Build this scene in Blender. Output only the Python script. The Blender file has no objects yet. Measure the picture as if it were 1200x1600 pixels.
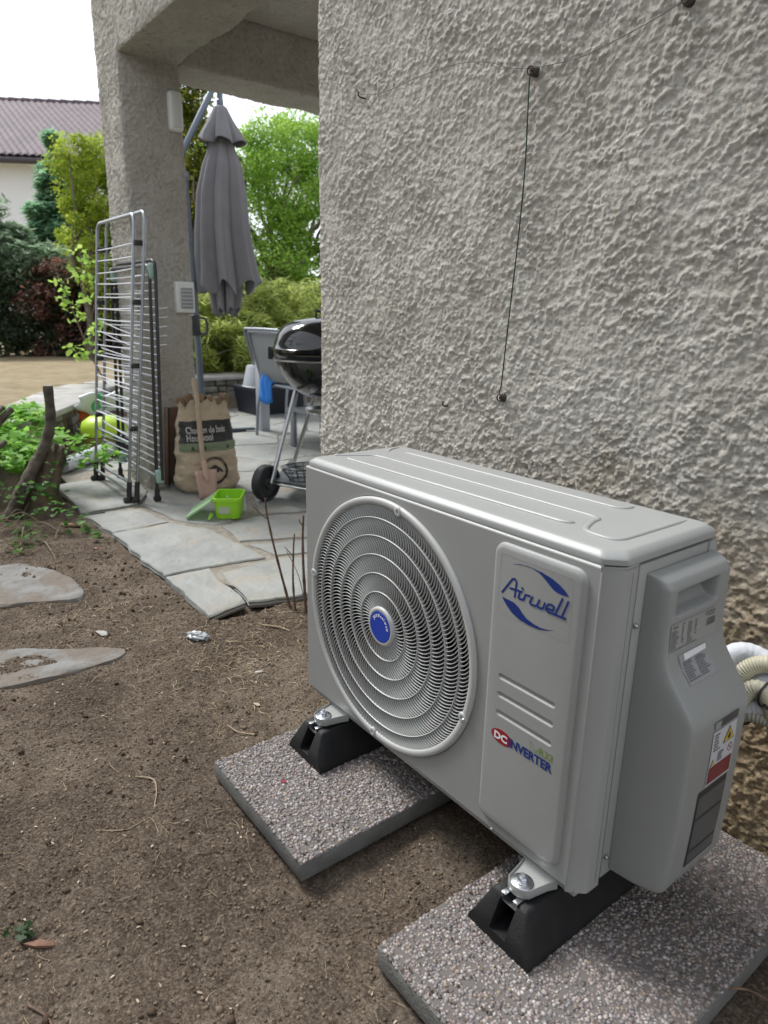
import bpy, bmesh, math, random
import numpy as np
from mathutils import Vector, Matrix, Quaternion
random.seed(5); RNG = np.random.default_rng(11)
R = math.radians; PI = math.pi
S = bpy.context.scene
COL = S.collection

# ------------------------------------------------------------------ camera
cam = bpy.data.cameras.new('camera'); camo = bpy.data.objects.new('camera', cam); COL.objects.link(camo)
CO = Vector((1.2913, -0.7834, 0.8837))
cr = Vector((0.61111, 0.79133, 0.018614)); cu = Vector((-0.231184, 0.155945, 0.960331)); cf = Vector((-0.757032, 0.591172, -0.278241))
camo.matrix_world = Matrix(((cr.x, cu.x, -cf.x, CO.x), (cr.y, cu.y, -cf.y, CO.y), (cr.z, cu.z, -cf.z, CO.z), (0, 0, 0, 1)))
cam.sensor_fit = 'VERTICAL'; cam.sensor_height = 36.0; cam.sensor_width = 27.0
cam.lens = 1075.15 / 1600 * 36
cam.clip_start = 0.02; cam.clip_end = 400
cam.dof.use_dof = True; cam.dof.focus_distance = 1.5; cam.dof.aperture_fstop = 5.6
S.camera = camo
S.render.resolution_x = 768; S.render.resolution_y = 1024

# ------------------------------------------------------------------ light: bright overcast, softly from the left
SUN_DIR = Vector((-0.58, -0.15, 0.80)).normalized()
w = bpy.data.worlds.new('World'); S.world = w; w.use_nodes = True
nt = w.node_tree; nt.nodes.clear()
out = nt.nodes.new('ShaderNodeOutputWorld'); bg = nt.nodes.new('ShaderNodeBackground')
sky = nt.nodes.new('ShaderNodeTexSky'); sky.sky_type = 'NISHITA'; sky.sun_disc = False
sky.sun_elevation = math.asin(SUN_DIR.z); sky.sun_rotation = math.atan2(SUN_DIR.x, SUN_DIR.y)
sky.dust_density = 1.0; sky.air_density = 1.0; sky.ozone_density = 1.0
hs = nt.nodes.new('ShaderNodeHueSaturation'); hs.inputs['Saturation'].default_value = 0.22; hs.inputs['Value'].default_value = 1.25
nt.links.new(sky.outputs[0], hs.inputs['Color'])
cl = nt.nodes.new('ShaderNodeMix'); cl.data_type = 'RGBA'; cl.inputs[0].default_value = .55; nt.links.new(hs.outputs[0], cl.inputs[6]); cl.inputs[7].default_value = (7.5, 7.95, 8.6, 1); nt.links.new(cl.outputs[2], bg.inputs[0])   # thin bright cloud over the sky
bg.inputs[1].default_value = 0.115; nt.links.new(bg.outputs[0], out.inputs[0])
sl = bpy.data.lights.new('sun', 'SUN'); sl.energy = 2.7; sl.angle = R(20); sl.color = (1.0, 0.985, 0.955)
so = bpy.data.objects.new('sun', sl); COL.objects.link(so); so.rotation_euler = SUN_DIR.to_track_quat('Z', 'Y').to_euler()
S.view_settings.view_transform = 'Standard'; S.view_settings.look = 'None'; S.view_settings.gamma = 1
S.view_settings.exposure = 0.68

# ------------------------------------------------------------------ noise in numpy
def _h(i, j, k, s):
    n = (i.astype(np.int64) * 374761393 + j.astype(np.int64) * 668265263 + k.astype(np.int64) * 2147483647 + s * 1274126177) & 0xffffffff
    n = ((n ^ (n >> 13)) * 1274126177) & 0xffffffff
    n = (n ^ (n >> 16)) * 2246822519 & 0xffffffff
    return ((n ^ (n >> 15)) & 0xffffff) / float(0xffffff)
def vnoise(P, sc, seed=0):
    Q = P / np.asarray(sc, float); I = np.floor(Q); f = Q - I; I = I.astype(np.int64); f = f * f * f * (f * (f * 6 - 15) + 10); o = 0
    for a in (0, 1):
        for b in (0, 1):
            for c in (0, 1):
                wt = (f[:, 0] if a else 1 - f[:, 0]) * (f[:, 1] if b else 1 - f[:, 1]) * (f[:, 2] if c else 1 - f[:, 2])
                o = o + wt * _h(I[:, 0] + a, I[:, 1] + b, I[:, 2] + c, seed)
    return o * 2 - 1
def gnoise(P, sc, seed=0):
    Q = P / np.asarray(sc, float); I = np.floor(Q); f = Q - I; I = I.astype(np.int64); u = f * f * f * (f * (f * 6 - 15) + 10); o = 0
    for a in (0, 1):
        for b in (0, 1):
            for c in (0, 1):
                h1 = _h(I[:, 0] + a, I[:, 1] + b, I[:, 2] + c, seed) * 2 * PI; h2 = _h(I[:, 0] + a, I[:, 1] + b, I[:, 2] + c, seed + 501) * 2 - 1; s_ = np.sqrt(1 - h2 * h2)
                d = s_ * np.cos(h1) * (f[:, 0] - a) + s_ * np.sin(h1) * (f[:, 1] - b) + h2 * (f[:, 2] - c)
                wt = (u[:, 0] if a else 1 - u[:, 0]) * (u[:, 1] if b else 1 - u[:, 1]) * (u[:, 2] if c else 1 - u[:, 2])
                o = o + wt * d
    return o * 1.7
ROT = np.array([[.80, .48, .36], [-.6, .64, .48], [0, -.6, .8]])
def fbm(P, sc, octv=3, seed=0, g=.5):
    o = 0; a = 1.0; sc = np.asarray(sc, float)
    for k in range(octv): o = o + a * vnoise(P + 7.3 * k, sc, seed + k); a *= g; sc = sc * .5
    return o
def sstep(a, b, x):
    t = np.clip((x - a) / (b - a), 0, 1); return t * t * (3 - 2 * t)

# ------------------------------------------------------------------ materials
MATS = {}
def srgb(*c):
    return tuple(((x / 255) / 12.92 if x / 255 <= .04045 else ((x / 255 + .055) / 1.055) ** 2.4) for x in c)
def mat(name, col, rough=.6, metal=0., var=None, vs=8., bump=0., bs=60., spec=.5, coat=0., dirt=None, island=None, transl=0., coord='Object'):
    """var: second colour mixed by noise of scale vs; dirt=(colour, scale, lo, hi); island: list of colours by piece."""
    if name in MATS: return MATS[name]
    m = bpy.data.materials.new(name); m.use_nodes = True; n = m.node_tree; b = n.nodes['Principled BSDF']; L = n.links.new
    b.inputs['Roughness'].default_value = rough; b.inputs['Metallic'].default_value = metal
    b.inputs['Specular IOR Level'].default_value = spec; b.inputs['Coat Weight'].default_value = coat
    b.inputs['Base Color'].default_value = (*col, 1)
    tc = n.nodes.new('ShaderNodeTexCoord'); cs = None
    if island:
        g = n.nodes.new('ShaderNodeNewGeometry'); r = n.nodes.new('ShaderNodeValToRGB'); r.color_ramp.interpolation = 'LINEAR'
        while len(r.color_ramp.elements) < len(island): r.color_ramp.elements.new(.5)
        for i, c in enumerate(island): r.color_ramp.elements[i].position = i / (len(island) - 1); r.color_ramp.elements[i].color = (*c, 1)
        L(g.outputs['Random Per Island'], r.inputs[0]); cs = r.outputs[0]
    if var is not None:
        t = n.nodes.new('ShaderNodeTexNoise'); t.inputs['Scale'].default_value = vs; t.inputs['Detail'].default_value = 5; L(tc.outputs[coord], t.inputs['Vector'])
        rp = n.nodes.new('ShaderNodeMapRange'); rp.inputs[1].default_value = .35; rp.inputs[2].default_value = .65; L(t.outputs[0], rp.inputs[0])
        mx = n.nodes.new('ShaderNodeMix'); mx.data_type = 'RGBA'; L(rp.outputs[0], mx.inputs[0]); mx.inputs[6].default_value = (*col, 1); mx.inputs[7].default_value = (*var, 1)
        if cs: L(cs, mx.inputs[6])
        cs = mx.outputs[2]
    if dirt:
        t = n.nodes.new('ShaderNodeTexNoise'); t.inputs['Scale'].default_value = dirt[1]; t.inputs['Detail'].default_value = 8; t.inputs['Roughness'].default_value = .65; L(tc.outputs[coord], t.inputs['Vector'])
        rp = n.nodes.new('ShaderNodeMapRange'); rp.inputs[1].default_value = dirt[2]; rp.inputs[2].default_value = dirt[3]; L(t.outputs[0], rp.inputs[0])
        mx = n.nodes.new('ShaderNodeMix'); mx.data_type = 'RGBA'; L(rp.outputs[0], mx.inputs[0]); mx.inputs[6].default_value = (*col, 1); mx.inputs[7].default_value = (*dirt[0], 1)
        if cs: L(cs, mx.inputs[6])
        cs = mx.outputs[2]
    if cs: L(cs, b.inputs['Base Color'])
    if bump:
        t = n.nodes.new('ShaderNodeTexNoise'); t.inputs['Scale'].default_value = bs; t.inputs['Detail'].default_value = 6; L(tc.outputs[coord], t.inputs['Vector'])
        bp = n.nodes.new('ShaderNodeBump'); bp.inputs['Strength'].default_value = 1; bp.inputs['Distance'].default_value = bump; L(t.outputs[0], bp.inputs['Height']); L(bp.outputs[0], b.inputs['Normal'])
    if transl:
        tr = n.nodes.new('ShaderNodeBsdfTranslucent'); ms = n.nodes.new('ShaderNodeMixShader'); ms.inputs[0].default_value = transl
        if cs: L(cs, tr.inputs[0])
        else: tr.inputs[0].default_value = (*col, 1)
        L(b.outputs[0], ms.inputs[1]); L(tr.outputs[0], ms.inputs[2]); L(ms.outputs[0], n.nodes['Material Output'].inputs[0])
    MATS[name] = m; return m

# ------------------------------------------------------------------ objects
def tag(o, label=None, cat=None, group=None, kind=None):
    if label: o['label'] = label
    if cat: o['category'] = cat
    if group: o['group'] = group
    if kind: o['kind'] = kind
    return o
def thing(name, label, cat, loc=(0, 0, 0), group=None):
    o = bpy.data.objects.new(name, None); COL.objects.link(o); o.location = loc; o.empty_display_size = .1
    return tag(o, label, cat, group)
def wloc(o):
    v = Vector((0, 0, 0))
    while o: v = v + Vector(o.location); o = o.parent
    return v
def link(name, V, F, m, parent=None, smooth=False, label=None, auto=None):
    """V in world space; a part's mesh is stored relative to its thing, a thing's relative to its own base."""
    V = np.asarray(V, float).reshape(-1, 3)
    me = bpy.data.meshes.new(name)
    org = np.array(wloc(parent)) if parent else np.array([(V[:, 0].min() + V[:, 0].max()) / 2, (V[:, 1].min() + V[:, 1].max()) / 2, V[:, 2].min()])
    if isinstance(F, np.ndarray):
        k = F.shape[1]; me.vertices.add(len(V)); me.vertices.foreach_set('co', (V - org).ravel()); me.loops.add(F.size); me.polygons.add(len(F))
        me.loops.foreach_set('vertex_index', F.ravel().astype(np.int32)); me.polygons.foreach_set('loop_start', (np.arange(len(F)) * k).astype(np.int32)); me.polygons.foreach_set('loop_total', np.full(len(F), k, np.int32)); me.update(calc_edges=True)
    else:
        me.from_pydata((V - org).tolist(), [], [list(f) for f in F])
    for x in (m if isinstance(m, (list, tuple)) else [m]): me.materials.append(x)
    if smooth: me.polygons.foreach_set('use_smooth', [True] * len(me.polygons))
    me.validate(); me.update()
    o = bpy.data.objects.new(name, me); COL.objects.link(o)
    if parent: o.parent = parent
    else: o.location = org
    if auto is not None: me.set_sharp_from_angle(angle=R(auto)) if hasattr(me, 'set_sharp_from_angle') else None
    if label: o['label'] = label
    return o
class MB:
    """collects shapes, links them as ONE mesh object"""
    def __init__(s): s.V = []; s.F = []; s.n = 0
    def add(s, V, F):
        V = [tuple(v) for v in V]; s.V += V; s.F += [tuple(i + s.n for i in f) for f in F]; s.n += len(V); return s
    def box(s, c, d, rot=None, bev=0., seg=2):
        bm = bmesh.new(); bmesh.ops.create_cube(bm, size=1)
        for v in bm.verts: v.co = Vector((v.co.x * d[0], v.co.y * d[1], v.co.z * d[2]))
        if bev: bmesh.ops.bevel(bm, geom=bm.edges[:], offset=min(bev, min(d) * .49), segments=seg, affect='EDGES', profile=.5)
        M = Matrix.Translation(c) @ (rot.to_4x4() if rot else Matrix())
        s.bm(bm, M); return s
    def bm(s, bm, M=Matrix()):
        bm.verts.ensure_lookup_table(); bm.verts.index_update()
        s.add([M @ v.co for v in bm.verts], [[v.index for v in f.verts] for f in bm.faces]); bm.free(); return s
    def tube(s, pts, r, n=10, cap=True, flat=None, up=None):
        """r: number or list; flat: squash factor along the 'up' direction"""
        P = [Vector(p) for p in pts]; rr = r if isinstance(r, (list, tuple)) else [r] * len(P); V = []; prev = None
        for i, p in enumerate(P):
            t = (P[min(i + 1, len(P) - 1)] - P[max(i - 1, 0)]).normalized()
            if prev is None:
                a = Vector(up) if up else (Vector((0, 0, 1)) if abs(t.z) < .9 else Vector((1, 0, 0)))
            else: a = prev
            a = (a - t * a.dot(t)).normalized(); prev = a; b = t.cross(a)
            fl = 1 if flat is None else flat
            for k in range(n):
                an = 2 * PI * k / n; V.append(p + a * math.sin(an) * rr[i] * fl + b * math.cos(an) * rr[i])
        F = []
        for i in range(len(P) - 1):
            for k in range(n): F.append((i * n + k, i * n + (k + 1) % n, (i + 1) * n + (k + 1) % n, (i + 1) * n + k))
        if cap: F.append(tuple(range(n))[::-1]); F.append(tuple((len(P) - 1) * n + k for k in range(n)))
        return s.add(V, F)
    def lathe(s, prof, c=(0, 0, 0), axis=(0, 0, 1), n=32, closed=False):
        """prof: (radius, height along axis)"""
        q = Vector((0, 0, 1)).rotation_difference(Vector(axis).normalized()); c = Vector(c); V = []; F = []
        for (r, h) in prof:
            for k in range(n):
                a = 2 * PI * k / n; V.append(c + q @ Vector((r * math.cos(a), r * math.sin(a), h)))
        m_ = len(prof)
        for i in range(m_ if closed else m_ - 1):
            j = (i + 1) % m_
            for k in range(n): F.append((i * n + k, i * n + (k + 1) % n, j * n + (k + 1) % n, j * n + k))
        if not closed:
            if prof[0][0] > 1e-6: F.append(tuple(range(n))[::-1])
            if prof[-1][0] > 1e-6: F.append(tuple((m_ - 1) * n + k for k in range(n)))
        return s.add(V, F)
    def loft(s, secs, cap=True):
        n = len(secs[0]); V = [p for sec in secs for p in sec]; F = []
        for i in range(len(secs) - 1):
            for k in range(n): F.append((i * n + k, i * n + (k + 1) % n, (i + 1) * n + (k + 1) % n, (i + 1) * n + k))
        if cap: F.append(tuple(range(n))[::-1]); F.append(tuple((len(secs) - 1) * n + k for k in range(n)))
        return s.add(V, F)
    def prism(s, poly, z0, z1):
        return s.loft([[(x, y, z0) for x, y in poly], [(x, y, z1) for x, y in poly]])
    def build(s, name, m, parent=None, smooth=True, auto=35, label=None, fix=True):
        o = link(name, s.V, s.F, m, parent, label=label)
        me = o.data
        if fix:
            bm = bmesh.new(); bm.from_mesh(me); bmesh.ops.recalc_face_normals(bm, faces=bm.faces[:]); bm.to_mesh(me); bm.free()
        if smooth:
            me.polygons.foreach_set('use_smooth', [True] * len(me.polygons)); me.set_sharp_from_angle(angle=R(auto))
        return o
def arc(c, r, a0, a1, n, ax=0, ay=1):
    o = []
    for i in range(n + 1):
        a = a0 + (a1 - a0) * i / n; p = list(c); p[ax] += r * math.cos(a); p[ay] += r * math.sin(a); o.append(tuple(p))
    return o
def smoothpath(P, k=6):
    P = [Vector(p) for p in P]; o = []
    for i in range(len(P) - 1):
        p0 = P[max(i - 1, 0)]; p1 = P[i]; p2 = P[i + 1]; p3 = P[min(i + 2, len(P) - 1)]
        for j in range(k):
            t = j / k; o.append(.5 * ((2 * p1) + (p2 - p0) * t + (2 * p0 - 5 * p1 + 4 * p2 - p3) * t * t + (3 * p1 - p0 - 3 * p2 + p3) * t ** 3))
    o.append(P[-1]); return o
def text2d(txt, size, bold=0., shear=0., spacing=1., align='LEFT'):
    cu_ = bpy.data.curves.new('t', 'FONT'); cu_.body = txt; cu_.size = size; cu_.offset = bold; cu_.shear = shear; cu_.space_character = spacing; cu_.align_x = align; cu_.resolution_u = 3
    o = bpy.data.objects.new('t', cu_); COL.objects.link(o); bpy.context.view_layer.update()
    me = bpy.data.meshes.new_from_object(o.evaluated_get(bpy.context.evaluated_depsgraph_get()))
    V = [(v.co.x, v.co.y) for v in me.vertices]; F = [tuple(p.vertices) for p in me.polygons]
    bpy.data.objects.remove(o); bpy.data.curves.remove(cu_); bpy.data.meshes.remove(me); return V, F
def fit_text(txt, x0, x1, z0, z1, **k):
    V, F = text2d(txt, 1.0, **k); xs = [v[0] for v in V]; zs = [v[1] for v in V]
    a, b, c, d = min(xs), max(xs), min(zs), max(zs)
    return [(x0 + (v[0] - a) / (b - a) * (x1 - x0), z0 + (v[1] - c) / (d - c) * (z1 - z0)) for v in V], F

# templates for scattering
def ico(sub=0):
    bm = bmesh.new(); bmesh.ops.create_icosphere(bm, subdivisions=sub + 1, radius=1); V = np.array([v.co[:] for v in bm.verts]); F = np.array([[v.index for v in f.verts] for f in bm.faces]); bm.free(); return V, F
def scatter(TV, TF, pos, rot, sc):
    """TV (k,3) template, pos (N,3), rot (N,3,3), sc (N,3) -> verts, faces"""
    N = len(pos); k = len(TV)
    V = np.einsum('nij,nkj->nki', rot, TV[None] * sc[:, None, :]) + pos[:, None, :]
    F = TF[None] + (np.arange(N) * k)[:, None, None]
    return V.reshape(-1, 3), F.reshape(-1, TF.shape[1])
def rotz(a):
    c, s_ = np.cos(a), np.sin(a); o = np.zeros((len(a), 3, 3)); o[:, 0, 0] = c; o[:, 0, 1] = -s_; o[:, 1, 0] = s_; o[:, 1, 1] = c; o[:, 2, 2] = 1; return o
def randrot(N, tilt=PI):
    a = RNG.uniform(0, 2 * PI, N); b = RNG.uniform(-tilt, tilt, N); c = RNG.uniform(0, 2 * PI, N)
    o = np.zeros((N, 3, 3)); cb, sb = np.cos(b), np.sin(b); o[:, 0, 0] = 1; o[:, 1, 1] = cb; o[:, 1, 2] = -sb; o[:, 2, 1] = sb; o[:, 2, 2] = cb
    return rotz(a) @ o @ rotz(c)
LEAF = (np.array([[-.5, 0, 0], [-.1, .26, .05], [.5, 0, -.05], [-.1, -.26, .05]]), np.array([[0, 1, 2, 3]]))
IVY = (np.array([[-.45, 0, 0], [-.38, .32, .04], [-.02, .24, .02], [.08, .42, .03], [.2, .17, 0], [.55, 0, -.06], [.2, -.17, 0], [.08, -.42, .03], [-.02, -.24, .02], [-.38, -.32, .04]]), np.array([list(range(10))]))
OVAL = (np.array([[-.5, 0, 0], [-.25, .24, .04], [.1, .25, .03], [.38, .12, -.02], [.55, 0, -.06], [.38, -.12, -.02], [.1, -.25, .03], [-.25, -.24, .04]]), np.array([list(range(8))]))
def poly_in(x, y, poly):
    c = np.zeros(len(x), bool); n = len(poly)
    for i in range(n):
        x1, y1 = poly[i]; x2, y2 = poly[(i + 1) % n]
        k = ((y1 > y) != (y2 > y)) & (x < (x2 - x1) * (y - y1) / (y2 - y1 + 1e-12) + x1); c ^= k
    return c
def seg_dist(x, y, path):
    d = np.full(len(x), 1e9)
    for (x1, y1), (x2, y2) in zip(path[:-1], path[1:]):
        L = (x2 - x1) ** 2 + (y2 - y1) ** 2; t = np.clip(((x - x1) * (x2 - x1) + (y - y1) * (y2 - y1)) / L, 0, 1)
        d = np.minimum(d, np.hypot(x - x1 - t * (x2 - x1), y - y1 - t * (y2 - y1)))
    return d

# ================================================================== SETTING
WALLY = .53; CORNX = -.766; PZ = -.12
INNER = [(-3.25, .0), (-3.6, .2), (-3.95, .43), (-4.55, .74), (-5.1, 1.1), (-5.42, 1.65), (-5.52, 2.3), (-5.5, 3.2), (-5.6, 5.2)]
PATIO = [(CORNX + .02, .1), (-2.93, .09), (-3.3, .12)] + INNER[1:] + [(CORNX + .02, 5.2)]
def ground_h(x, y):
    P = np.stack([x, y, np.zeros_like(x)], 1)
    inside = poly_in(x, y, PATIO); d = seg_dist(x, y, INNER)
    hi = sstep(-2.75, -3.35, x) * (~inside)
    up_ = np.where(inside & (d > .12), 0, np.where(inside, 0, 1.0)) * np.where(x < -3.35, 1, hi)
    h = -.147 + up_ * .345
    h = h - .03 * inside
    near = sstep(9, 3, np.hypot(x, y))
    h = h + near * (.010 * fbm(P, .35, 3, 3) + .0045 * gnoise(P @ ROT.T, .09, 9) + (.55 + 1.1 * np.clip(gnoise(P @ ROT.T, .22, 33) + .2, -.3, .8)) * (.0048 * gnoise(P @ ROT.T, .034, 10) + .0032 * gnoise(P @ ROT.T, .015, 21)))
    h = h + (1 - near) * .03 * fbm(P, 2.5, 2, 5)
    sl_ = ((x > -.03) & (x < 1.02) & (y > -.28) & (y < .52))
    return h - .004 * sl_
def axis_pts(a, b, fine, far, grow):
    mid = np.arange(a, b + fine, fine); L = []; s = fine; v = a
    while v > -far: s *= grow; v -= s; L.append(v)
    Rr = []; s = fine; v = mid[-1]
    while v < far: s *= grow; v += s; Rr.append(v)
    return np.array(L[::-1] + mid.tolist() + Rr)
def gridmesh(xs, ys):
    X, Y = np.meshgrid(xs, ys); nx, ny = len(xs), len(ys)
    i = np.arange(nx * ny).reshape(ny, nx); F = np.stack([i[:-1, :-1].ravel(), i[:-1, 1:].ravel(), i[1:, 1:].ravel(), i[1:, :-1].ravel()], 1)
    return X.ravel(), Y.ravel(), F
xs = axis_pts(-1.9, 1.15, .0052, 120, 1.03); ys = axis_pts(-.78, .56, .0052, 120, 1.03)
gx, gy, gF = gridmesh(xs, ys)
gz = ground_h(gx, gy)
# ---- soil material, dry grass beyond the stone wall
def ground_mat():
    m = bpy.data.materials.new('soil_and_dry_grass'); m.use_nodes = True; n = m.node_tree; L = n.links.new; b = n.nodes['Principled BSDF']; b.inputs['Roughness'].default_value = .95; b.inputs['Specular IOR Level'].default_value = .15
    g = n.nodes.new('ShaderNodeNewGeometry')
    def noise(sc, det=6, ro=.6):
        t = n.nodes.new('ShaderNodeTexNoise'); t.inputs['Scale'].default_value = sc; t.inputs['Detail'].default_value = det; t.inputs['Roughness'].default_value = ro; L(g.outputs['Position'], t.inputs['Vector']); return t.outputs[0]
    def ramp(s, pts):
        r = n.nodes.new('ShaderNodeValToRGB'); e = r.color_ramp.elements
        while len(e) < len(pts): e.new(.5)
        for i, (p, c) in enumerate(pts): e[i].position = p; e[i].color = (*c, 1)
        L(s, r.inputs[0]); return r.outputs[0]
    def mix(f, a, b_):
        x = n.nodes.new('ShaderNodeMix'); x.data_type = 'RGBA'; L(f, x.inputs[0]); L(a, x.inputs[6]); L(b_, x.inputs[7]); return x.outputs[2]
    soil = ramp(noise(3.2, 12, .72), [(.36, (.078, .058, .045)), (.5, (.188, .145, .11)), (.63, (.37, .305, .24))])
    fine = ramp(noise(160, 5, .7), [(.40, (.045, .029, .020)), (.52, (.195, .15, .113)), (.66, (.45, .37, .285))])
    c1 = n.nodes.new('ShaderNodeMix'); c1.data_type = 'RGBA'; c1.inputs[0].default_value = .5; L(soil, c1.inputs[6]); L(fine, c1.inputs[7])
    lawn = ramp(noise(3, 9, .75), [(.3, (.22, .18, .11)), (.5, (.36, .29, .185)), (.72, (.46, .39, .27))])
    sx = n.nodes.new('ShaderNodeSeparateXYZ'); L(g.outputs['Position'], sx.inputs[0])
    mr = n.nodes.new('ShaderNodeMapRange'); mr.inputs[1].default_value = .05; mr.inputs[2].default_value = .17; L(sx.outputs[2], mr.inputs[0])
    L(mix(mr.outputs[0], c1.outputs[2], lawn), b.inputs['Base Color'])
    bp = n.nodes.new('ShaderNodeBump'); bp.inputs['Distance'].default_value = .009; bp.inputs['Strength'].default_value = 1.0; L(noise(210, 8, .8), bp.inputs['Height'])
    bp2 = n.nodes.new('ShaderNodeBump'); bp2.inputs['Distance'].default_value = .022; bp2.inputs['Strength'].default_value = .9; L(noise(55, 5, .7), bp2.inputs['Height']); L(bp.outputs[0], bp2.inputs['Normal']); L(bp2.outputs[0], b.inputs['Normal'])
    return m
g_o = link('ground', np.stack([gx, gy, gz], 1), gF, ground_mat(), smooth=True); tag(g_o, kind='structure')

# ---- roughcast render
def stucco_mat(name, stain, k=1.):
    m = bpy.data.materials.new(name); m.use_nodes = True; n = m.node_tree; L = n.links.new; b = n.nodes['Principled BSDF']; b.inputs['Roughness'].default_value = .9; b.inputs['Specular IOR Level'].default_value = .2
    g = n.nodes.new('ShaderNodeNewGeometry')
    def noise(sc, det=6, ro=.6):
        t = n.nodes.new('ShaderNodeTexNoise'); t.inputs['Scale'].default_value = sc; t.inputs['Detail'].default_value = det; t.inputs['Roughness'].default_value = ro; L(g.outputs['Position'], t.inputs['Vector']); return t.outputs[0]
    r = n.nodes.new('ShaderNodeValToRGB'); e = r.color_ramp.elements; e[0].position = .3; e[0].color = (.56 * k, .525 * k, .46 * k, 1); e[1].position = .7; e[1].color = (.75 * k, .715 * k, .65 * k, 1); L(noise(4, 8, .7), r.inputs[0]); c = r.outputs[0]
    # weathered pits and ridge tops
    r2 = n.nodes.new('ShaderNodeMapRange'); r2.inputs[1].default_value = .5; r2.inputs[2].default_value = .72; L(noise(45, 4, .7), r2.inputs[0])
    mx = n.nodes.new('ShaderNodeMix'); mx.data_type = 'RGBA'; L(r2.outputs[0], mx.inputs[0]); L(c, mx.inputs[6]); mx.inputs[7].default_value = (.46 * k, .42 * k, .36 * k, 1); c = mx.outputs[2]
    if stain:
        sx = n.nodes.new('ShaderNodeSeparateXYZ'); L(g.outputs['Position'], sx.inputs[0])
        ad = n.nodes.new('ShaderNodeMath'); ad.operation = 'MULTIPLY_ADD'; ad.inputs[1].default_value = -.62; L(noise(7, 8, .75), ad.inputs[0]); L(sx.outputs[2], ad.inputs[2])
        mr = n.nodes.new('ShaderNodeMapRange'); mr.inputs[1].default_value = .30; mr.inputs[2].default_value = -.06; L(ad.outputs[0], mr.inputs[0])
        rr = n.nodes.new('ShaderNodeValToRGB'); e = rr.color_ramp.elements; e[0].position = .35; e[0].color = (.34, .245, .145, 1); e[1].position = .62; e[1].color = (.55, .44, .29, 1); L(noise(60, 4, .7), rr.inputs[0])
        mr2 = n.nodes.new('ShaderNodeMapRange'); mr2.inputs[1].default_value = -.25; mr2.inputs[2].default_value = .45; L(sx.outputs[0], mr2.inputs[0]); ml = n.nodes.new('ShaderNodeMath'); ml.operation = 'MULTIPLY'; L(mr.outputs[0], ml.inputs[0]); L(mr2.outputs[0], ml.inputs[1])
        mx = n.nodes.new('ShaderNodeMix'); mx.data_type = 'RGBA'; L(ml.outputs[0], mx.inputs[0]); L(c, mx.inputs[6]); L(rr.outputs[0], mx.inputs[7]); c = mx.outputs[2]
    L(c, b.inputs['Base Color'])
    bp = n.nodes.new('ShaderNodeBump'); bp.inputs['Distance'].default_value = .010; bp.inputs['Strength'].default_value = 1.0; L(noise(120, 10, .8), bp.inputs['Height']); L(bp.outputs[0], b.inputs['Normal'])
    return m
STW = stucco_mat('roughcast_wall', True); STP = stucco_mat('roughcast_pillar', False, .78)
def worley(P, sc, seed=0):
    Q = P / sc; I = np.floor(Q).astype(np.int64); best = np.full(len(P), 9.0)
    for a in (-1, 0, 1):
        for b in (-1, 0, 1):
            for c in (-1, 0, 1):
                i, j, k = I[:, 0] + a, I[:, 1] + b, I[:, 2] + c
                d = (i + _h(i, j, k, seed) - Q[:, 0]) ** 2 + (j + _h(i, j, k, seed + 1) - Q[:, 1]) ** 2 + (k + _h(i, j, k, seed + 2) - Q[:, 2]) ** 2
                best = np.minimum(best, d * (.7 + .6 * _h(i, j, k, seed + 3)))
    return best
def stucco_h(P):
    Q = P.copy(); t_ = (Q[:, 0] * .42 + Q[:, 2] * .91) * .10; Q = Q - np.stack([t_ * .42, t_ * 0, t_ * .91], 1); Q = Q @ ROT.T
    a = gnoise(Q, .0165, 1); c = gnoise(Q, .055, 3); msk = .85 + .5 * gnoise(Q, .10, 4)
    w1 = np.maximum(1 - worley(Q, .0098, 10) / .40, 0) ** .55; w2 = np.maximum(1 - worley(Q, .0064, 20) / .42, 0) ** .6
    return (.0028 * a + .0030 * w1 * (.7 + .8 * a) + .0021 * w2) * msk + .0016 * c
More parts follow.
